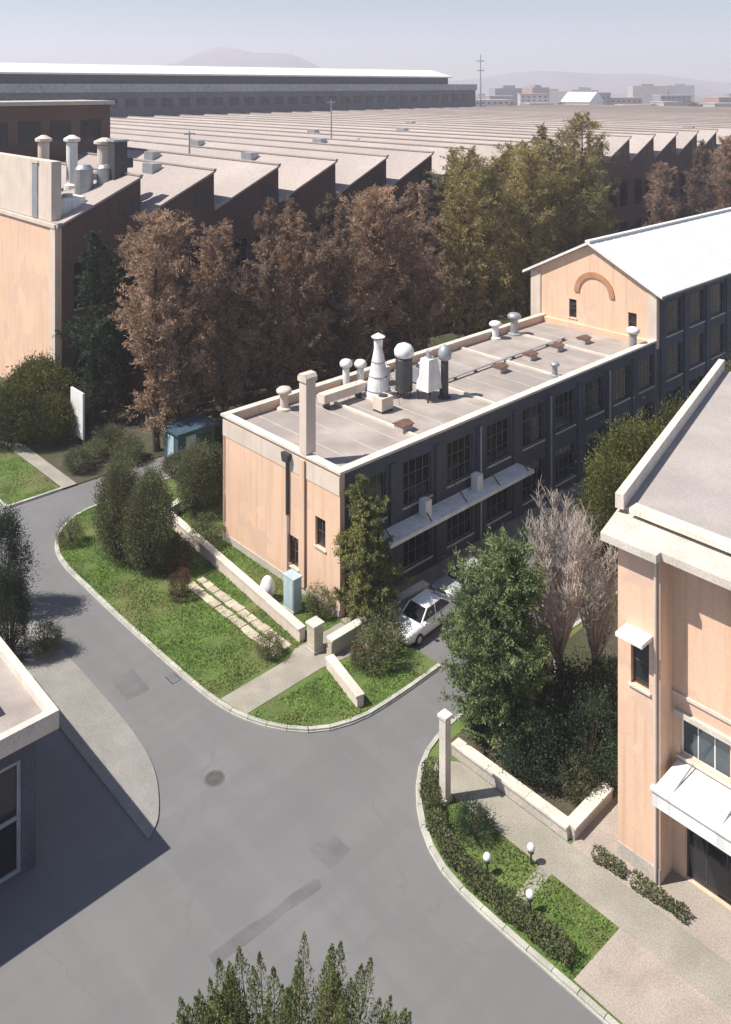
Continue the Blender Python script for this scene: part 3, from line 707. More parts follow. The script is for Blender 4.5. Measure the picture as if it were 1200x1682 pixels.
# stones and cabinet on the lawn
def boulder(a,b,rx,rz,label,m='white'):
    t = MB(); n=14; prof=[]
    for i in range(9):
        ph = math.pi*i/8; prof.append((max(0.02,rx*math.sin(ph)**0.9*(1+0.05*math.sin(5*ph))), rz*(1-math.cos(ph))*0.5))
    t.lathe(prof,n=n)
    t.v = [(x*(1+.08*math.sin(3*z+1)),y*(1-.06*math.cos(4*z)),z+0.05) for x,y,z in t.v]
    o = t.build('garden_stone', M[m], None, W(a,b,0.08), TH+0.4, True); tag(o,label,'stone')
boulder(29.9,39.9,0.42,1.35,'white upright rounded stone on the lawn before the workshop end wall')
t = thing('utility_cabinet', 'pale blue utility cabinet on the lawn beside the upright white stone', 'cabinet', 30.4,38.2,0.1)
MB().box(-.3,.3,-.45,.45,0.15,1.9).build('case', M['paleblue'], t)
MB().box(-.34,.34,-.5,.5,1.9,1.98).build('lid', M['paleblue'], t)
MB().box(-.34,.34,-.5,.5,0,0.15).build('plinth', M['greywall'], t)
MB().box(-.325,-.302,-.4,-.01,0.25,1.8).build('door', M['paleblue'], t); MB().box(-.325,-.302,.01,.4,0.25,1.8).build('door', M['paleblue'], t)
def globe_lamp(a,b,label):
    t = thing('garden_lamp', label, 'lamp', a,b,0.1, group='garden lamps on the corner lawn')
    MB().tube((0,0,0),(0,0,0.5),0.04,0.035,8).build('post', M['darkmetal'], t)
    MB().lathe([(0.12,0.47),(0.12,0.5)],n=14).build('collar', M['darkmetal'], t)
    MB().lathe([(0.03,0.5),(0.1,0.52),(0.15,0.6),(0.15,0.68),(0.1,0.76),(0.02,0.79)],n=14).build('globe', M['white'], t, smooth=True)
globe_lamp(25.55,20.3,'white globe garden lamp on the corner lawn, the one nearer the round dark shrub')
globe_lamp(25.5,18.3,'white globe garden lamp on the corner lawn beside the stepping path')
globe_lamp(27.1,19.4,'white globe garden lamp where the stepping path meets the paved walk')
t = thing('sign_board', 'tall blank white board standing under the dark conifer by the factory', 'sign', 31.6,68.6)
MB().box(-.08,.08,-1.15,1.15,0.6,4.4).build('panel', M['white'], t)
for y in (-.9,.9): MB().box(.081,.2,y-.06,y+.06,0,4.3).build('post', M['greymetal'], t)
t = thing('kiosk', 'teal metal kiosk with pale blue door behind the clipped shrubs', 'kiosk', 35.4,58.9)
MB().box(0,3.4,0,2.2,0,2.4).build('wall', M['teal'], t)
MB().box(-.2,3.6,-.25,2.4,2.4,2.55).build('roof', M['teal'], t)
MB().box(-.05,-.003,0.6,1.5,0.1,2.1).build('door', M['paleblue'], t)
MB().box(0.7,1.6,-.05,-.003,0.1,2.1).build('door', M['paleblue'], t)
MB().box(2.0,3.1,-.05,-.003,0.9,1.9).build('window', M['glass'], t)
# asphalt repairs and tyre-worn strips
M['patch'] = mat('asphalt_repair', (0.135,0.135,0.138), 0.92, 0.15, 0.8, 30, 0.25)
for poly,m in (([(20.1,38.2),(21.3,38.1),(21.4,40.0),(20.2,40.1)],'patch'),([(21.4,24.6),(22.6,24.7),(22.5,25.9),(21.3,25.8)],'patch'),([(16.2,24.6),(20.8,24.3),(20.8,24.75),(16.2,25.05)],'patch')):
    pts = []
    for i in range(len(poly)):
        (x0,y0),(x1,y1) = poly[i],poly[(i+1)%len(poly)]
        for k in range(8): pts.append((x0+(x1-x0)*k/8+rng.uniform(-.05,.05), y0+(y1-y0)*k/8+rng.uniform(-.05,.05)))
    struct('road_patch', MB().sheet(pts, 0.004), M[m])
# manhole and road bits
M['manhole'] = mat('worn_iron', (0.085,0.08,0.075), 0.7, 0.2, 3, 20, 0.3)
def manhole(a,b,label):
    t = thing('manhole_cover', label, 'manhole', a,b,0.003, group='manhole covers in the asphalt')
    MB().lathe([(0.46,0),(0.46,0.006),(0.4,0.008)],n=24).build('rim', M['patch'], t)
    MB().lathe([(0.38,0.0),(0.38,0.014)],n=24).build('lid', M['manhole'], t)
manhole(20.6,31.3,'round dark manhole cover in the wide asphalt junction')
t = thing('drain_grate', 'small dark drain grate by the island kerb', 'drain', 22.55,38.0,0.002)
MB().box(-.25,.25,-.35,.35,0,0.006).build('frame', M['darkmetal'], t)
for k in range(6): MB().box(-.2,.2,-.3+k*.11,-.25+k*.11,0.006,0.012).build('bar', M['greymetal'], t)
mast = thing('radio_mast', 'tall thin mast on the hazy skyline right of the far hall', 'mast', loc=(48.6,360,0), rz=0)
MB().tube((0,0,0),(0,0,43),0.45,0.2,6).build('pole', M['greymetal'], mast)
for z in (36,40): MB().box(-1.6,1.6,-.15,.15,z,z+.4).build('cross_arm', M['greymetal'], mast)

# ------------------------------------------------------------------ cars
def car(a,b,rz,paint,label):
    t = thing('parked_car', label, 'car', a,b,0.004, rz=TH+rz, group='cars parked beside the lane')
    secs = [(-2.1,.34,.66,.70),(-2.02,.26,.80,.80),(-1.6,.22,.88,.85),(-.6,.2,.92,.87),(.6,.2,.93,.87),(1.5,.22,.96,.85),(2.0,.28,.93,.80),(2.1,.36,.82,.72)]
    mb = MB(); ring = 10; vv=[]
    for x,zb,zt,hw in secs:
        zm = (zb+zt)/2
        for y,z in ((-hw*.86,zb),(-hw,zb+.12),(-hw*1.01,zm),(-hw*.97,zt-.1),(-hw*.84,zt),(hw*.84,zt),(hw*.97,zt-.1),(hw*1.01,zm),(hw,zb+.12),(hw*.86,zb)): vv.append((x,y,z))
    fs=[]
    for i in range(len(secs)-1):
        for k in range(ring): fs.append((i*ring+k,i*ring+(k+1)%ring,(i+1)*ring+(k+1)%ring,(i+1)*ring+k))
    fs += [tuple(range(ring))[::-1], tuple(range((len(secs)-1)*ring,len(secs)*ring))]
    mb.add(vv,[f[::-1] for f in fs]); body = mb.build('body', M[paint], t, smooth=True)
    def slab(p0,p1,p2,p3,th=.012):
        pts=[Vector(p) for p in (p0,p1,p2,p3)]; n=(pts[1]-pts[0]).cross(pts[3]-pts[0]).normalized()*th
        return MB().add([tuple(p-n) for p in pts]+[tuple(p+n) for p in pts],[(0,3,2,1),(4,5,6,7),(0,1,5,4),(1,2,6,5),(2,3,7,6),(3,0,4,7)])
    A=[(-.95,.70,.90),(-.35,.58,1.42),(.95,.58,1.45),(1.75,.68,.95)]
    cabv=[]
    for x,hw,z in A: cabv += [(x,-hw,z),(x,hw,z)]
    MB().add(cabv,[(0,1,3,2),(2,3,5,4),(4,5,7,6),(0,2,4,6),(1,7,5,3),(0,6,7,1)]).build('cabin', M['glass'], t)
    MB().add([(-.33,-.59,1.42),(.93,-.59,1.45),(.93,.59,1.45),(-.33,.59,1.42),(-.28,-.52,1.48),(.88,-.52,1.51),(.88,.52,1.51),(-.28,.52,1.48)],
             [(0,3,2,1),(4,5,6,7),(0,1,5,4),(1,2,6,5),(2,3,7,6),(3,0,4,7)]).build('roof', M[paint], t)
    for s in (-1,1):
        for x0,hw0,z0,x1,hw1,z1 in ((-.95,.71,.9,-.35,.59,1.43),(.3,.7,.93,.3,.59,1.44),(1.75,.69,.95,.95,.59,1.45)):
            MB().tube((x0,s*hw0,z0),(x1,s*hw1,z1),.045,.04,6).build('pillar', M[paint], t)
        MB().box(-.95,-.8,s*.9-.09,s*.9+.09,.92,1.05).build('wing_mirror', M[paint], t)
        MB().box(-2.12,-2.0,s*.56-.17,s*.56+.17,.6,.74).build('headlight', M['lampclear'], t)
        MB().box(2.03,2.115,s*.6-.14,s*.6+.14,.66,.84).build('tail_light', M['lampred'], t)
        for x in (-1.3,1.3):
            w = MB().tube((x,s*.72,.31),(x,s*.9,.31),.31,.31,18).build('tyre', M['rubber'], t)
            MB().tube((x,s*.895,.31),(x,s*.915,.31),.19,.17,12).build('rim', M['rim'], w)
    MB().box(-2.13,-2.09,-.26,.26,.42,.53).build('number_plate', M['white'], t)
car(34.7,32.1,0.05,'carwhite','small white car parked at the end of the low tan wall')
car(39.2,32.75,-0.04,'carsilver','silver car parked behind the small white car in the shade')

# ------------------------------------------------------------------ trees and shrubs
def leafmesh(name, pts, size, m, seed, aspect=0.55, up=0.0, dirs=None):
    r = np.random.default_rng(seed); n = len(pts)
    d = r.normal(size=(n,3)) if dirs is None else dirs + r.normal(size=(n,3))*0.42
    d[:,2] += up; d /= np.linalg.norm(d,axis=1,keepdims=True)
    q = r.normal(size=(n,3)); q -= d*(q*d).sum(1,keepdims=True); q /= np.linalg.norm(q,axis=1,keepdims=True)
    s = size*r.uniform(0.55,1.3,size=(n,1)); w = s*aspect
    v = np.empty((n,4,3)); v[:,0] = pts-d*s*.5; v[:,1] = pts+q*w*.5-d*s*.05; v[:,2] = pts+d*s*.5; v[:,3] = pts-q*w*.5-d*s*.05
    me = bpy.data.meshes.new(name); me.vertices.add(n*4); me.loops.add(n*4); me.polygons.add(n)
    me.vertices.foreach_set('co', v.reshape(-1)); me.loops.foreach_set('vertex_index', np.arange(n*4,dtype=np.int32))
    me.polygons.foreach_set('loop_start', np.arange(0,n*4,4,dtype=np.int32)); me.polygons.foreach_set('loop_total', np.full(n,4,dtype=np.int32))
    me.update(); me.validate(); me.materials.append(m); return me

def conifer_meshes(h, R, nb, nsub, nleaf, size, leafm, barkm, seed, rise=0.35, prof=None, base=0.06, aspect=0.3, sub=0.34, rough=0.3, lean=0.012):
    r = np.random.default_rng(seed)
    prof = prof or (lambda t: min(1.0,((1-t)*1.45))**0.85*min(1.0,0.55+t*4))
    trunk = MB(); k = 8
    zz = [0,.25,.5,.75,1.0]; px=[r.normal(0,lean*h*i/4,2) for i in range(5)]
    for i in range(4):
        trunk.tube((px[i][0],px[i][1],h*.98*zz[i]),(px[i+1][0],px[i+1][1],h*.98*zz[i+1]),h*.016*(1-zz[i]*.93),h*.016*(1-zz[i+1]*.93),k,False)
    lump = [(r.uniform(0,2*math.pi), r.uniform(.08,.95), r.uniform(-.5,.3), r.uniform(.04,.12)) for _ in range(30)]
    P_=[];D_=[]
    for i in range(nb):
        t = base+(1-base)*(i+r.uniform(0,1))/nb; ang = i*2.399+r.normal(0,.35)
        L = R*prof(t)*r.uniform(1-1.5*rough,1+.5*rough)
        for la,lt,ls,lw in lump:
            if math.cos(ang-la) > .45 and abs(t-lt) < lw: L *= 1+ls
        L = max(L,.10*R)
        f = t*4; q = min(3,int(f)); f -= q
        c = np.array([px[q][0]*(1-f)+px[q+1][0]*f, px[q][1]*(1-f)+px[q+1][1]*f, h*t*.97])
        rs = rise*r.uniform(.5,1.5)
        bd = np.array([math.cos(ang),math.sin(ang),rs]); tip = c+bd*L
        trunk.tube(c,tip-(tip-c)*.1,max(.014,h*.0045*(1-t)),.01,3,False)
        ns = max(3,int(nsub*(L/R)**.8+.5))
        sv = r.beta(1.9,1.05,ns)
        for sx in sv:
            o = c+(tip-c)*sx
            d = bd/np.linalg.norm(bd)*.55+r.normal(size=3)*.62+np.array([0,0,.12]); d /= np.linalg.norm(d)
            l2 = (sub*R)*(.45+.8*r.random())*(1.15-.45*sx)*min(1.0,.45+L/R)
            u = r.uniform(0,1,nleaf)[:,None]
            P_.append(o+d*l2*u+r.normal(size=(nleaf,3))*(.10*l2+.02)); D_.append(np.tile(d,(nleaf,1)))
    P_ = np.vstack(P_); D_ = np.vstack(D_); P_[:,2] = np.clip(P_[:,2],.15,None)
    return trunk.mesh('trunk', barkm), leafmesh('crown', P_, size, leafm, seed+1, aspect, 0, D_)

def shrub_meshes(h, R, n, size, leafm, barkm, seed, lumps=14, rough=.16):
    r = np.random.default_rng(seed); st_ = MB()
    ncl = max(40,int(n/34)); fr = r.normal(size=(5,3))*2.1; ph_ = r.uniform(0,6.28,5)
    P_=[];D_=[]
    for i in range(ncl):
        d=r.normal(size=3); d/=np.linalg.norm(d)
        if d[2] < -.8: d[2]=-d[2]
        k=1+rough*sum(math.sin(float(fr[q]@d)+ph_[q]) for q in range(5))*.55
        k*=r.uniform(.55,1.0)**.45
        if r.random()<.07: k*=1.14
        c=np.array([d[0]*R*k,d[1]*R*k,h*.5+d[2]*h*.5*k])
        if i%9==0: st_.tube((0,0,0),tuple(c*.95),.025*R+.01,.01,4,False)
        e=r.normal(size=(34,3))*np.array([.12*R+.03,.12*R+.03,.085*h+.02])*r.uniform(.6,1.15)
        P_.append(c+e); D_.append(np.tile(d*.7+np.array([0,0,.5]),(34,1)))
    P_=np.vstack(P_); P_[:,2]=np.clip(P_[:,2],.05,None)+r.uniform(0,.03,len(P_))
    return st_.mesh('stem', barkm), leafmesh('crown', P_, size, leafm, seed+1, .5, .0, np.vstack(D_))

def plant(name, meshes, a, b, label, cat, z=0.0, scale=1.0, rz=None, group=None, sz=None, stemname='trunk'):
    t = thing(name, label, cat, a, b, z, rz=rng.uniform(0,6.28) if rz is None else rz, group=group)
    t.scale = (scale,scale,sz or scale)
    put(stemname, meshes[0], t); put('crown', meshes[1], t)
    return t

cone_ = lambda t: (min(1.0,(1-t)*1.5))**.8*min(1.0,.35+t*3.2)
oval = lambda t: (max(0.0,1-abs((t-.38)/.64)**2.3))**.6
BR = [conifer_meshes(h_,r_,165,14,28,.31,M['leafbrown'] if s%2 else M['leafgreybrown'],M['bark'],s,rise=.8,prof=pf_,base=.07,aspect=.26,sub=.36,rough=.42,lean=.014) for s,h_,r_,pf_ in ((11,20.5,3.7,oval),(12,21.5,3.2,cone_),(13,19.5,3.6,oval),(14,21.0,3.4,cone_))]
OL = [conifer_meshes(h_,r_,180,13,26,.31,M['leafolive'],M['bark'],s,rise=.6,prof=pf_,base=.05,aspect=.28,sub=.34,rough=.4,lean=.014) for s,h_,r_,pf_ in ((21,24.0,4.3,oval),(22,24.5,3.9,cone_),(23,23.0,4.4,oval))]
G1 = 'tall winter-brown trees in front of the sawtooth factory'
spec = [ # a, b, variant, scale, label
 (35.6,62.6,0,1.02,'tall brown tree standing nearest the road, beside the kiosk'),
 (38.8,64.5,1,0.98,'tall brown tree right behind the one nearest the road'),
 (43.0,63.6,3,0.86,'narrow brown tree left of the tall one that hides the third roof tooth'),
 (47.6,63.0,1,1.0,'tall brown tree whose crown hides the third roof tooth'),
 (51.6,64.8,2,0.98,'brown tree rising behind the workshop chimney'),
 (56.0,62.9,3,0.95,'brown tree above the pale capped vent pipes on the workshop roof'),
 (61.0,63.4,0,1.02,'tall brown tree above the white conical stack'),
 (66.0,62.7,1,1.0,'brown tree next to the olive ones, above the white hopper'),
 (45.2,67.6,2,.94,'brown tree in the second row, seen between the narrow one and its taller neighbour'),
 (53.6,67.9,3,.97,'brown tree in the second row, right of the workshop chimney'),
 (58.6,67.4,1,.95,'brown tree in the second row, left of the white conical stack'),
 (64.0,67.8,2,1.0,'brown tree in the second row, right of the white conical stack'),
 (70.5,64.8,3,1.0,'brown tree half hidden behind the first olive tree'),
]
for a,b,k,s,l in spec: plant('brown_tree', BR[k], a, b, l, 'tree', scale=s, sz=s*.92, group=G1)
G2='olive-brown trees behind the workshop roof'
for a,b,k,s,l in [(75.5,62.9,0,.96,'leftmost olive-brown tree behind the workshop roof'),
                  (81.5,64.5,2,.90,'second olive-brown tree from the left behind the workshop roof'),
                  (87.0,62.6,0,.97,'olive-brown tree second from the tallest one, left of it'),
                  (93.5,63.6,2,1.0,'olive-brown tree directly left of the tallest one'),
                  (99.5,62.8,0,1.10,'tallest olive-brown tree, above the white hall roof\'s left end'),
                  (78.6,67.5,1,.92,'olive-brown tree in the second row behind the leftmost one'),
                  (90.2,67.2,2,.98,'olive-brown tree in the second row in the middle of the olive group'),
                  (96.8,67.5,1,1.02,'olive-brown tree in the second row just left of the tallest'),
                  (104.5,65.0,1,.88,'lower olive-brown tree at the right foot of the tallest one')]:
    plant('olive_tree', OL[k], a, b, l, 'tree', scale=s, group=G2)
G3='brown trees above the white hall roof'
for a,b,k,s,l in [(127,66,1,.84,'leftmost brown tree above the white hall roof'),(133,69,0,.82,'second brown tree from the left above the white hall roof'),
                  (139,66,3,.92,'middle brown tree above the white hall roof'),(146,68,1,.96,'brown tree above the white hall roof, second from the picture edge'),
                  (153,66,0,1.0,'brown tree above the white hall roof nearest the picture edge'),(160,69,2,.95,'rearmost brown tree above the white hall roof')]:
    plant('brown_tree', BR[k], a, b, l, 'tree', scale=s, group=G3)
DK = conifer_meshes(17.5,2.7,190,10,16,.3,M['leafdark'],M['bark'],31,rise=.15,prof=lambda t:(min(1,(1-t)*1.9))**.7*min(1,.7+t*3),base=.03)
plant('dark_conifer', DK, 34.4,71.8, 'tall dark green conifer at the corner of the factory', 'tree')
plant('dark_conifer', DK, 37.4,72.6, 'shorter dark green conifer tucked behind the one at the factory corner', 'tree', scale=.82)

cone = lambda t: (min(1.0,(1-t)*1.75))**.75*min(1.0,.75+t*2.2)
M['leafgold'] = mat('golden_conifer', (0.20,0.20,0.07), 0.85, 0.3, 0.8, 5, 0, leaf=True, trans=.3, tint=(0.13,0.16,0.06))
C1 = conifer_meshes(8.4,1.6,330,17,24,.12,M['leafgold'],M['bark'],41,rise=.6,prof=cone,base=.03,aspect=.4,rough=.16,sub=.28)
plant('conifer', C1, 32.6,34.55, 'bushy conifer at the near corner of the workshop', 'tree', z=.05)
C2 = conifer_meshes(9.2,2.45,380,17,22,.14,M['leafgreen'],M['bark'],43,rise=.55,aspect=.42,rough=.15,sub=.27,prof=lambda t:(min(1.0,(1-t)*1.9))**.62*min(1.0,.8+t*2),base=.04)
plant('conifer', C2, 31.2,23.9, 'big bushy green conifer in the walled garden before the right building', 'tree', z=.1)

# bare pale trees
def bare_tree(h, seed, R):
    r = random.Random(seed); mb = MB(); tw = MB()
    mb.tube((0,0,0),(0.1,0,h*.3),.17,.13,8,False)
    for i in range(15):
        an = i*2.4+r.uniform(-.3,.3); z0 = h*r.uniform(.12,.34); L=h*r.uniform(.45,.68); sp=R*r.uniform(.35,.85)
        p0=Vector((0.05,0,z0)); pm=p0+Vector((math.cos(an)*sp*.6,math.sin(an)*sp*.6,L*.4)); p1=p0+Vector((math.cos(an)*sp,math.sin(an)*sp,L))
        mb.tube(p0,pm,.075,.05,5,False); mb.tube(pm,p1,.05,.015,5,False)
        for k in range(13):
            s=r.uniform(.15,1); q=p0.lerp(pm,s*2) if s<.5 else pm.lerp(p1,s*2-1)
            a2=an+r.uniform(-1.5,1.5); l2=r.uniform(.8,1.9)*(1.2-s*.5); q1=q+Vector((math.cos(a2)*l2*.38,math.sin(a2)*l2*.38,l2*.85))
            mb.tube(q,q1,.022,.01,3,False)
            for m_ in range(17):
                s2=r.uniform(.1,1); q2=q.lerp(q1,s2); a3=r.uniform(0,6.28); l3=r.uniform(.3,.85)
                q3=q2+Vector((math.cos(a3)*l3*.5,math.sin(a3)*l3*.5,l3*r.uniform(.4,.9)))
                tw.tube(q2,q3,.012,.007,3,False)
    return mb.mesh('trunk',M['barkpale']), tw.mesh('crown',M['twig'])
BT=[bare_tree(10.2,5,1.9),bare_tree(10.0,6,1.8)]
plant('bare_tree', BT[0], 35.0,23.4,'bare pale tree with upright twigs just right of the big garden conifer','tree',z=.1,sz=.93)
plant('bare_tree', BT[1], 36.4,24.5,'bare pale tree standing behind the other bare one, nearer the lane','tree',z=.1,sz=.93)
plant('bare_tree', BT[0], 36.2,22.2,'bare pale tree closest to the corner of the right building','tree',z=.1,scale=.9,rz=2.1)

# shrubs
S_ol = shrub_meshes(5.6,1.5,30000,.11,M['leafshrub'],M['bark'],51,rough=.08)
plant('clipped_shrub', S_ol, 25.7,49.7,'tall rounded olive-green shrub at the island corner, left of the pair','shrub',z=.1)
plant('clipped_shrub', S_ol, 26.5,47.6,'tall rounded olive-green shrub at the island corner, right of the pair','shrub',z=.1,scale=.98,rz=2)
S_dk = shrub_meshes(4.3,1.35,24000,.11,M['leafshrub'],M['bark'],53,rough=.08)
plant('clipped_shrub', S_dk, 32.3,51.4,'rounded green shrub behind the bend of the low cream wall','shrub',z=.1)
plant('clipped_shrub', S_dk, 33.9,52.0,'rounded green shrub tight against the workshop\'s rear left corner','shrub',z=.1,scale=.85,rz=1)
S_col = shrub_meshes(5.4,1.2,18000,.11,M['leafdark'],M['bark'],55,lumps=22)
plant('columnar_shrub', S_col, 18.4,49.6,'dark columnar shrub on the pavement behind the low pavilion','shrub',z=.06)
plant('columnar_shrub', S_col, 17.2,45.3,'shorter dark columnar shrub close behind the pavilion roof','shrub',z=.06,scale=.8,rz=2)
S_low = shrub_meshes(1.3,0.85,5000,.075,M['leafshrub'],M['bark'],57,lumps=12)
plant('low_shrub', S_low, 18.7,44.4,'small yellow-green shrub at the pavement edge behind the pavilion','shrub',z=.06)
plant('low_shrub', S_low, 24.2,53.6,'small green shrub at the kerb below the tall rounded pair','shrub',z=.1,rz=1)
plant('low_shrub', S_low, 30.6,47.4,'small green shrub on the lawn at the left foot of the workshop end wall','shrub',z=.1,rz=2,scale=1.2)
plant('low_shrub', S_low, 31.2,36.8,'small green shrub at the near foot of the workshop end wall','shrub',z=.1,rz=3)
plant('low_shrub', S_low, 27.0,35.9,'small green shrub at the upper edge of the paved entry path','shrub',z=.1,rz=4,scale=.8)
plant('low_shrub', S_low, 30.6,31.6,'green shrub between the low tan wall and the lane','shrub',z=.1,rz=5,scale=1.35)
plant('low_shrub', S_low, 32.0,32.4,'green shrub between the low tan wall and the white car','shrub',z=.1,rz=.5,scale=1.3)
S_red = shrub_meshes(2.0,0.8,5000,.09,M['leafred'],M['bark'],59,lumps=12)
plant('russet_shrub', S_red, 27.6,46.0,'russet brown shrub against the tall rounded shrubs by the cream wall','shrub',z=.1)
plant('russet_shrub', S_red, 26.3,43.6,'russet brown shrub alone on the island lawn','shrub',z=.1,scale=.75,rz=1)
plant('russet_shrub', S_red, 29.9,32.2,'russet shrub at the stone pier beside the junction lawn','shrub',z=.1,scale=.5,rz=2)
S_rd = shrub_meshes(1.15,0.72,5500,.065,M['leafdark'],M['bark'],61,lumps=16)
plant('round_shrub', S_rd, 26.5,21.7,'round dark green shrub on the corner lawn beside the slim pillar','shrub',z=.1)
S_big = shrub_meshes(2.8,1.5,13000,.11,M['leafdark'],M['bark'],63,lumps=20)
for a,b,s,l in [(30.9,24.6,.62,'dark dense shrub at the foot of the big conifer'),(31.0,21.9,1.0,'dark dense shrub under the big conifer, nearest the low wall'),(33.0,22.1,1.1,'dark dense shrub in the garden, behind the one nearest the low wall'),
                (32.6,20.3,1.05,'dark dense shrub in the garden, closest to the right building'),(35.0,20.6,1.1,'dark dense shrub deepest in the garden beside the right building')]:
    plant('dark_shrub', S_big, a,b,l,'shrub',z=.1,scale=s)
plant('low_shrub', S_low, 31.2,19.9,'light green shrub inside the corner of the L-shaped garden wall','shrub',z=.1,rz=1.7)
S_y = shrub_meshes(5.0,2.3,18000,.18,M['leafyellow'],M['bark'],65,lumps=22)
G4='bushes below the factory end wall'
for a,b,s,l in [(27.6,72.3,1.0,'yellow-green bush below the factory end wall, lowest of them beside the pale path'),(29.8,73.4,1.15,'yellow-green bush below the factory end wall at the picture edge'),
                (30.2,70.2,.8,'yellow-green bush nearest the white board'),(31.4,75.4,1.1,'yellow-green bush tight under the factory end wall')]:
    plant('leafy_bush', S_y, a,b,l,'bush',z=.0,scale=s,group=G4)
S_t = shrub_meshes(7.6,2.5,26000,.17,M['leafyellow'],M['bark'],67,lumps=30)
for a,b,s,l in [(46.5,27.0,.85,'yellow-green leafy tree left of the grey roof, nearest the bare trees'),(51.5,28.6,1.0,'yellow-green leafy tree left of the grey roof, in the middle'),
                (57.0,28.2,1.0,'yellow-green leafy tree left of the grey roof, nearest the white hall'),(66.0,28.0,1.1,'leafy green tree peeping over the far corner of the grey roof')]:
    plant('leafy_tree', S_t, a,b,l,'tree',scale=s,z=0)
S_low2 = shrub_meshes(1.6,1.2,6000,.11,M['leafshrub'],M['bark'],69,lumps=14)
for a,b,s,l in [(29.4,63.6,1.0,'low green shrub between the pale path and the kiosk, nearest the road'),(31.2,64.6,.9,'low green shrub just below the white board'),
                (33.0,62.4,1.1,'low green shrub left of the brown tree nearest the road'),(34.6,57.6,1.0,'low green shrub in front of the kiosk door'),(40.2,60.6,1.0,'low green shrub right of the kiosk'),(33.2,66.2,1.0,'low green shrub right of the white board')]:
    plant('low_shrub', S_low2, a,b,l,'shrub',z=0,scale=s)

def hedge(pts, w, h, label, m, seed, dens=900):
    t = thing('hedge', label, 'hedge', 0,0, rz=TH, loc=W(pts[0][0],pts[0][1],.1))
    r = np.random.default_rng(seed); P_=[]; stm=MB()
    for i in range(len(pts)-1):
        x0,y0=pts[i]; x1,y1=pts[i+1]; L=math.hypot(x1-x0,y1-y0); n=int(L*dens)
        s=r.uniform(0,1,n); d=np.array([(x1-x0)/L,(y1-y0)/L]); nn=np.array([-d[1],d[0]])
        th=r.uniform(0,2*math.pi,n); rr=np.sqrt(r.uniform(.35,1.0,n)); bumpy=1+.16*np.sin(s*L*3.1+i)+.1*np.sin(s*L*7.3)
        off=rr*np.cos(th)*w/2*bumpy; z=h*.5+rr*np.sin(th)*h*.5*bumpy
        xy=np.array([x0,y0])-np.array(pts[0])+np.outer(s*L,d)+np.outer(off,nn)
        P_.append(np.column_stack([xy,z.clip(.03)]))
        for k in range(int(L/.5)+1):
            q=(x0-pts[0][0]+d[0]*k*.5,y0-pts[0][1]+d[1]*k*.5); stm.tube((q[0],q[1],0),(q[0],q[1],h*.75),.02,.01,4,False)
    put('stem', stm.mesh('stem',M['bark']), t); put('foliage', leafmesh('foliage',np.vstack(P_),.1,M[m],seed+1,.6,.1), t)
hedge([(27.6,24.9),(26.6,24.2),(25.6,23.0),(25.0,21.6),(24.85,20.0),(24.9,18.0),(25.0,16.2)],0.8,0.75,'curving dark green hedge just inside the right-hand kerb','leafshrub',71)
hedge([(29.1,17.9),(29.2,16.6)],0.5,0.5,'short low hedge at the foot of the right building','leafshrub',73,600)
hedge([(29.15,16.3),(29.25,14.2)],0.5,0.55,'low hedge between the paved walk and the white canopy','leafshrub',75,600)

# spiky juniper in the foreground
def spiky(seed):
    r = np.random.default_rng(seed); P_=[];D_=[]; tr=MB()
    tr.tube((0,0,0),(0,0,3.4),.2,.1,8,False)
    tips=[]
    for i in range(190):
        an=r.uniform(0,2*math.pi); k=math.sqrt(r.uniform(0.02,1)); R=3.75*k
        top=5.0-0.75*k**2.2+(r.uniform(-.15,.12) if i < 100 else r.uniform(-.9,-.35))
        x,y=R*math.cos(an),R*math.sin(an); z0=top-r.uniform(1.5,2.1)
        tr.tube((0,0,r.uniform(1.0,3.0)),(x*.8,y*.8,z0),.05,.03,4,False); tr.tube((x*.8,y*.8,z0),(x,y,top),.03,.005,4,False)
        n=700; s=r.uniform(0,1,n)**1.1; c=np.array([x*.8,y*.8,z0])+np.outer(s,np.array([x*.2,y*.2,top-z0]))
        rad=(.6*(1-s)**.85+.015); th=r.uniform(0,2*math.pi,n); rr=rad*np.sqrt(r.uniform(.2,1,n))
        c[:,0]+=rr*np.cos(th); c[:,1]+=rr*np.sin(th); P_.append(c)
        dv=np.column_stack([np.cos(th)*.5,np.sin(th)*.5,np.full(n,.9)]); D_.append(dv)
    return tr.mesh('trunk',M['bark']), leafmesh('crown',np.vstack(P_),.10,M['leafolivegreen'],seed+1,.32,0,np.vstack(D_))
M['leafolivegreen'] = mat('juniper_green', (0.155,0.19,0.062), 0.85, 0.3, 1.2, 6, 0, leaf=True, tint=(0.19,0.21,0.075))
sp = spiky(81)
t = thing('juniper', 'spiky olive-green treetop with upright pointed shoots at the bottom edge', 'tree', loc=(-2.0,22.3,0), rz=0)
put('trunk', sp[0], t); put('crown', sp[1], t)

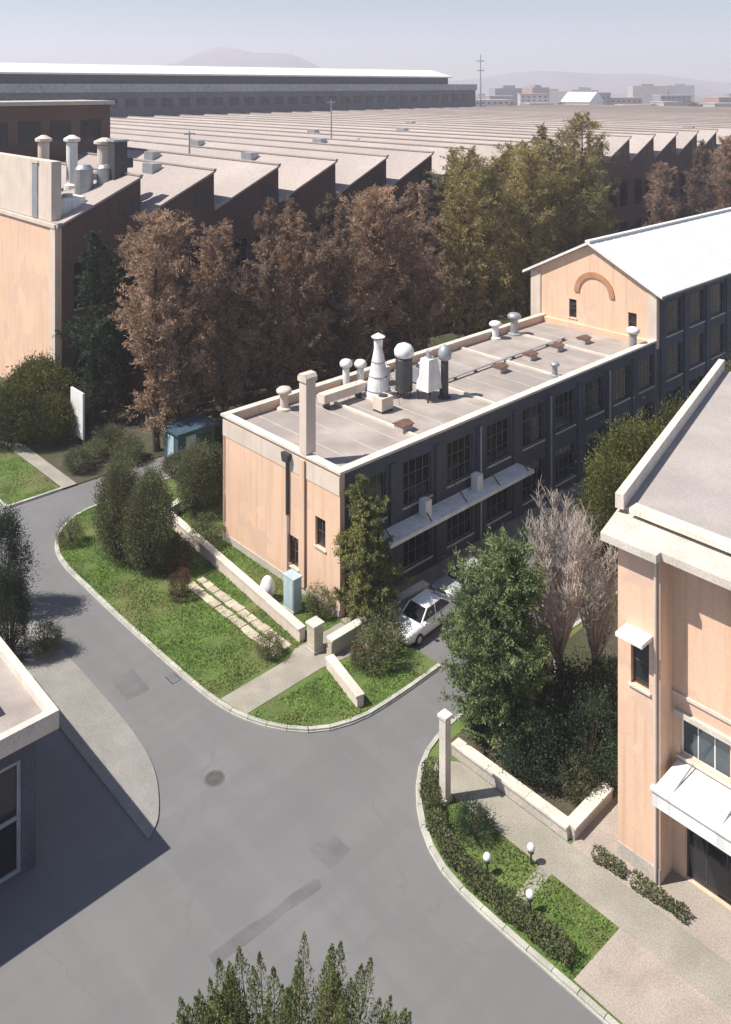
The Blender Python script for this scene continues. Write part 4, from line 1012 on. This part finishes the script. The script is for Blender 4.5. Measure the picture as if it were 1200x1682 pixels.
# ------------------------------------------------------------------ hazy town on the right
def tower(x,y,w,d,h,m,label,rz=0.0,roof=None):
    t = thing('town_building', label, 'building', loc=(x,y,0), rz=rz, group='hazy town buildings on the skyline')
    MB().box(-w/2,w/2,-d/2,d/2,0,h).build('wall', M[m], t)
    if roof == 'gable': MB().extr([(-w/2-1,h),(w/2+1,h),(0,h+w*.28)],'y',-d/2-1,d/2+1).build('roof', M['whiteroof'], t)
    else: MB().box(-w/2-.5,w/2+.5,-d/2-.5,d/2+.5,h,h+.8).build('roof', M['greywall'], t)
    n=max(2,int(w/6)); wm=MB().box(-1.4,1.4,-.12,-.01,0,1.8).mesh('window',M['glass'])
    for i in range(n):
        for k in range(max(1,int(h/4.5))):
            put('window',wm,t,(-w/2+w*(i+.5)/n,-d/2,2+k*4.3))
CT=[(130,900,46,30,14,'citypale','wide pale town block right of the far hall',.3,None),
    (158,1000,30,20,17,'citygrey','grey town block behind the wide pale one',.1,None),
    (178,880,26,20,11,'citybrick','low brick-red town house left of the white shed',.2,None),
    (224,880,36,30,13,'white','white gabled shed on the skyline',.9,'gable'),
    (206,1050,34,20,19,'citypale','pale town block behind the white shed',0,None),
    (262,980,30,24,21,'citygrey','grey town block right of the white shed',.3,None),
    (272,860,34,20,10,'citypale','low pale town block before the grey one',.1,None),
    (300,1000,40,24,15,'citybrick','brick-red town block in the middle of the right skyline',.2,None),
    (318,900,26,20,12,'citypale','small pale town house before the brick-red block',.4,None),
    (352,980,36,22,18,'citygrey','grey town block near the right end of the skyline',.1,None),
    (372,880,40,22,11,'citypale','low pale town block near the right end of the skyline',.2,None),
    (408,960,44,24,16,'citybrick','brick-red town block at the right end of the skyline',.3,None)]
for x,y,w,d,h,m,l,rz,rf in CT: tower(x,y,w,d,h,m,l,rz,rf)
FT = shrub_meshes(13,9,1500,2.4,M['leafdark'],M['bark'],91,lumps=10)
G5='dark trees among the hazy town buildings'
for x,y,s,l in [(146,850,.8,'far dark tree before the wide pale town block'),(196,850,.9,'far dark tree left of the white shed'),(246,930,1.5,'far tall dark tree right of the white shed'),
                (288,850,.8,'far dark tree before the low pale block'),(336,870,.9,'far dark tree in the middle of the right skyline'),(392,850,.9,'far dark tree near the right end of the skyline')]:
    t = thing('far_tree', l, 'tree', loc=(x,y,0), rz=s*5, group=G5); t.scale=(s,s,s)
    put('trunk',FT[0],t); put('crown',FT[1],t)
for k in range(16):
    x = 150+k*46+rng.uniform(-14,14); y = 1250+rng.uniform(-120,260); w = rng.uniform(22,60); h = rng.uniform(14,30)
    t = thing('far_block', 'low hazy block in the back row of the far town', 'building', loc=(x,y,0), rz=rng.uniform(-.3,.5), group='back row of far town blocks')
    MB().box(-w/2,w/2,-12,12,0,h).build('wall', M[('citypale','citygrey','citybrick')[k%3]], t)
    MB().box(-w/5,w/6,-6,6,h+.01,h+rng.uniform(2,5)).build('roof_house', M['citygrey'], t)
# far hills
hm = MB(); n=60
hx=[-2400+4800*i/n for i in range(n+1)]
def hh(x): return 40+150*math.exp(-((x+560)/420)**2)*(1+.15*math.sin(x/60)) + 50*math.exp(-((x-900)/500)**2)+8*math.sin(x/90)
vv=[]
for x in hx: vv += [(x,3300,-1),(x,3500,hh(x)*.7),(x,3700,hh(x)),(x,3950,-1)]
ff=[]
for i in range(n):
    for k in range(3): ff.append((i*4+k,(i+1)*4+k,(i+1)*4+k+1,i*4+k+1))
hm.add(vv,ff); struct('hills', hm, M['hill'], 0, True)

# ------------------------------------------------------------------ haze
hz = MB().box(-4400,4400,-4400,4400,-2,235)
ho = hz.build('haze', None)
hmn = bpy.data.materials.new('haze_air'); hmn.use_nodes = True
nt = hmn.node_tree
for n_ in list(nt.nodes):
    if n_.type != 'OUTPUT_MATERIAL': nt.nodes.remove(n_)
pv = nt.nodes.new('ShaderNodeVolumePrincipled')
pv.inputs['Color'].default_value = (0.90,0.89,1.0,1)
pv.inputs['Density'].default_value = 0.00036
pv.inputs['Anisotropy'].default_value = 0.2
nt.links.new(pv.outputs[0], [x for x in nt.nodes if x.type=='OUTPUT_MATERIAL'][0].inputs['Volume'])
ho.data.materials.append(hmn)
tag(ho, 'pale haze over the far town and hills', 'haze', kind='stuff')
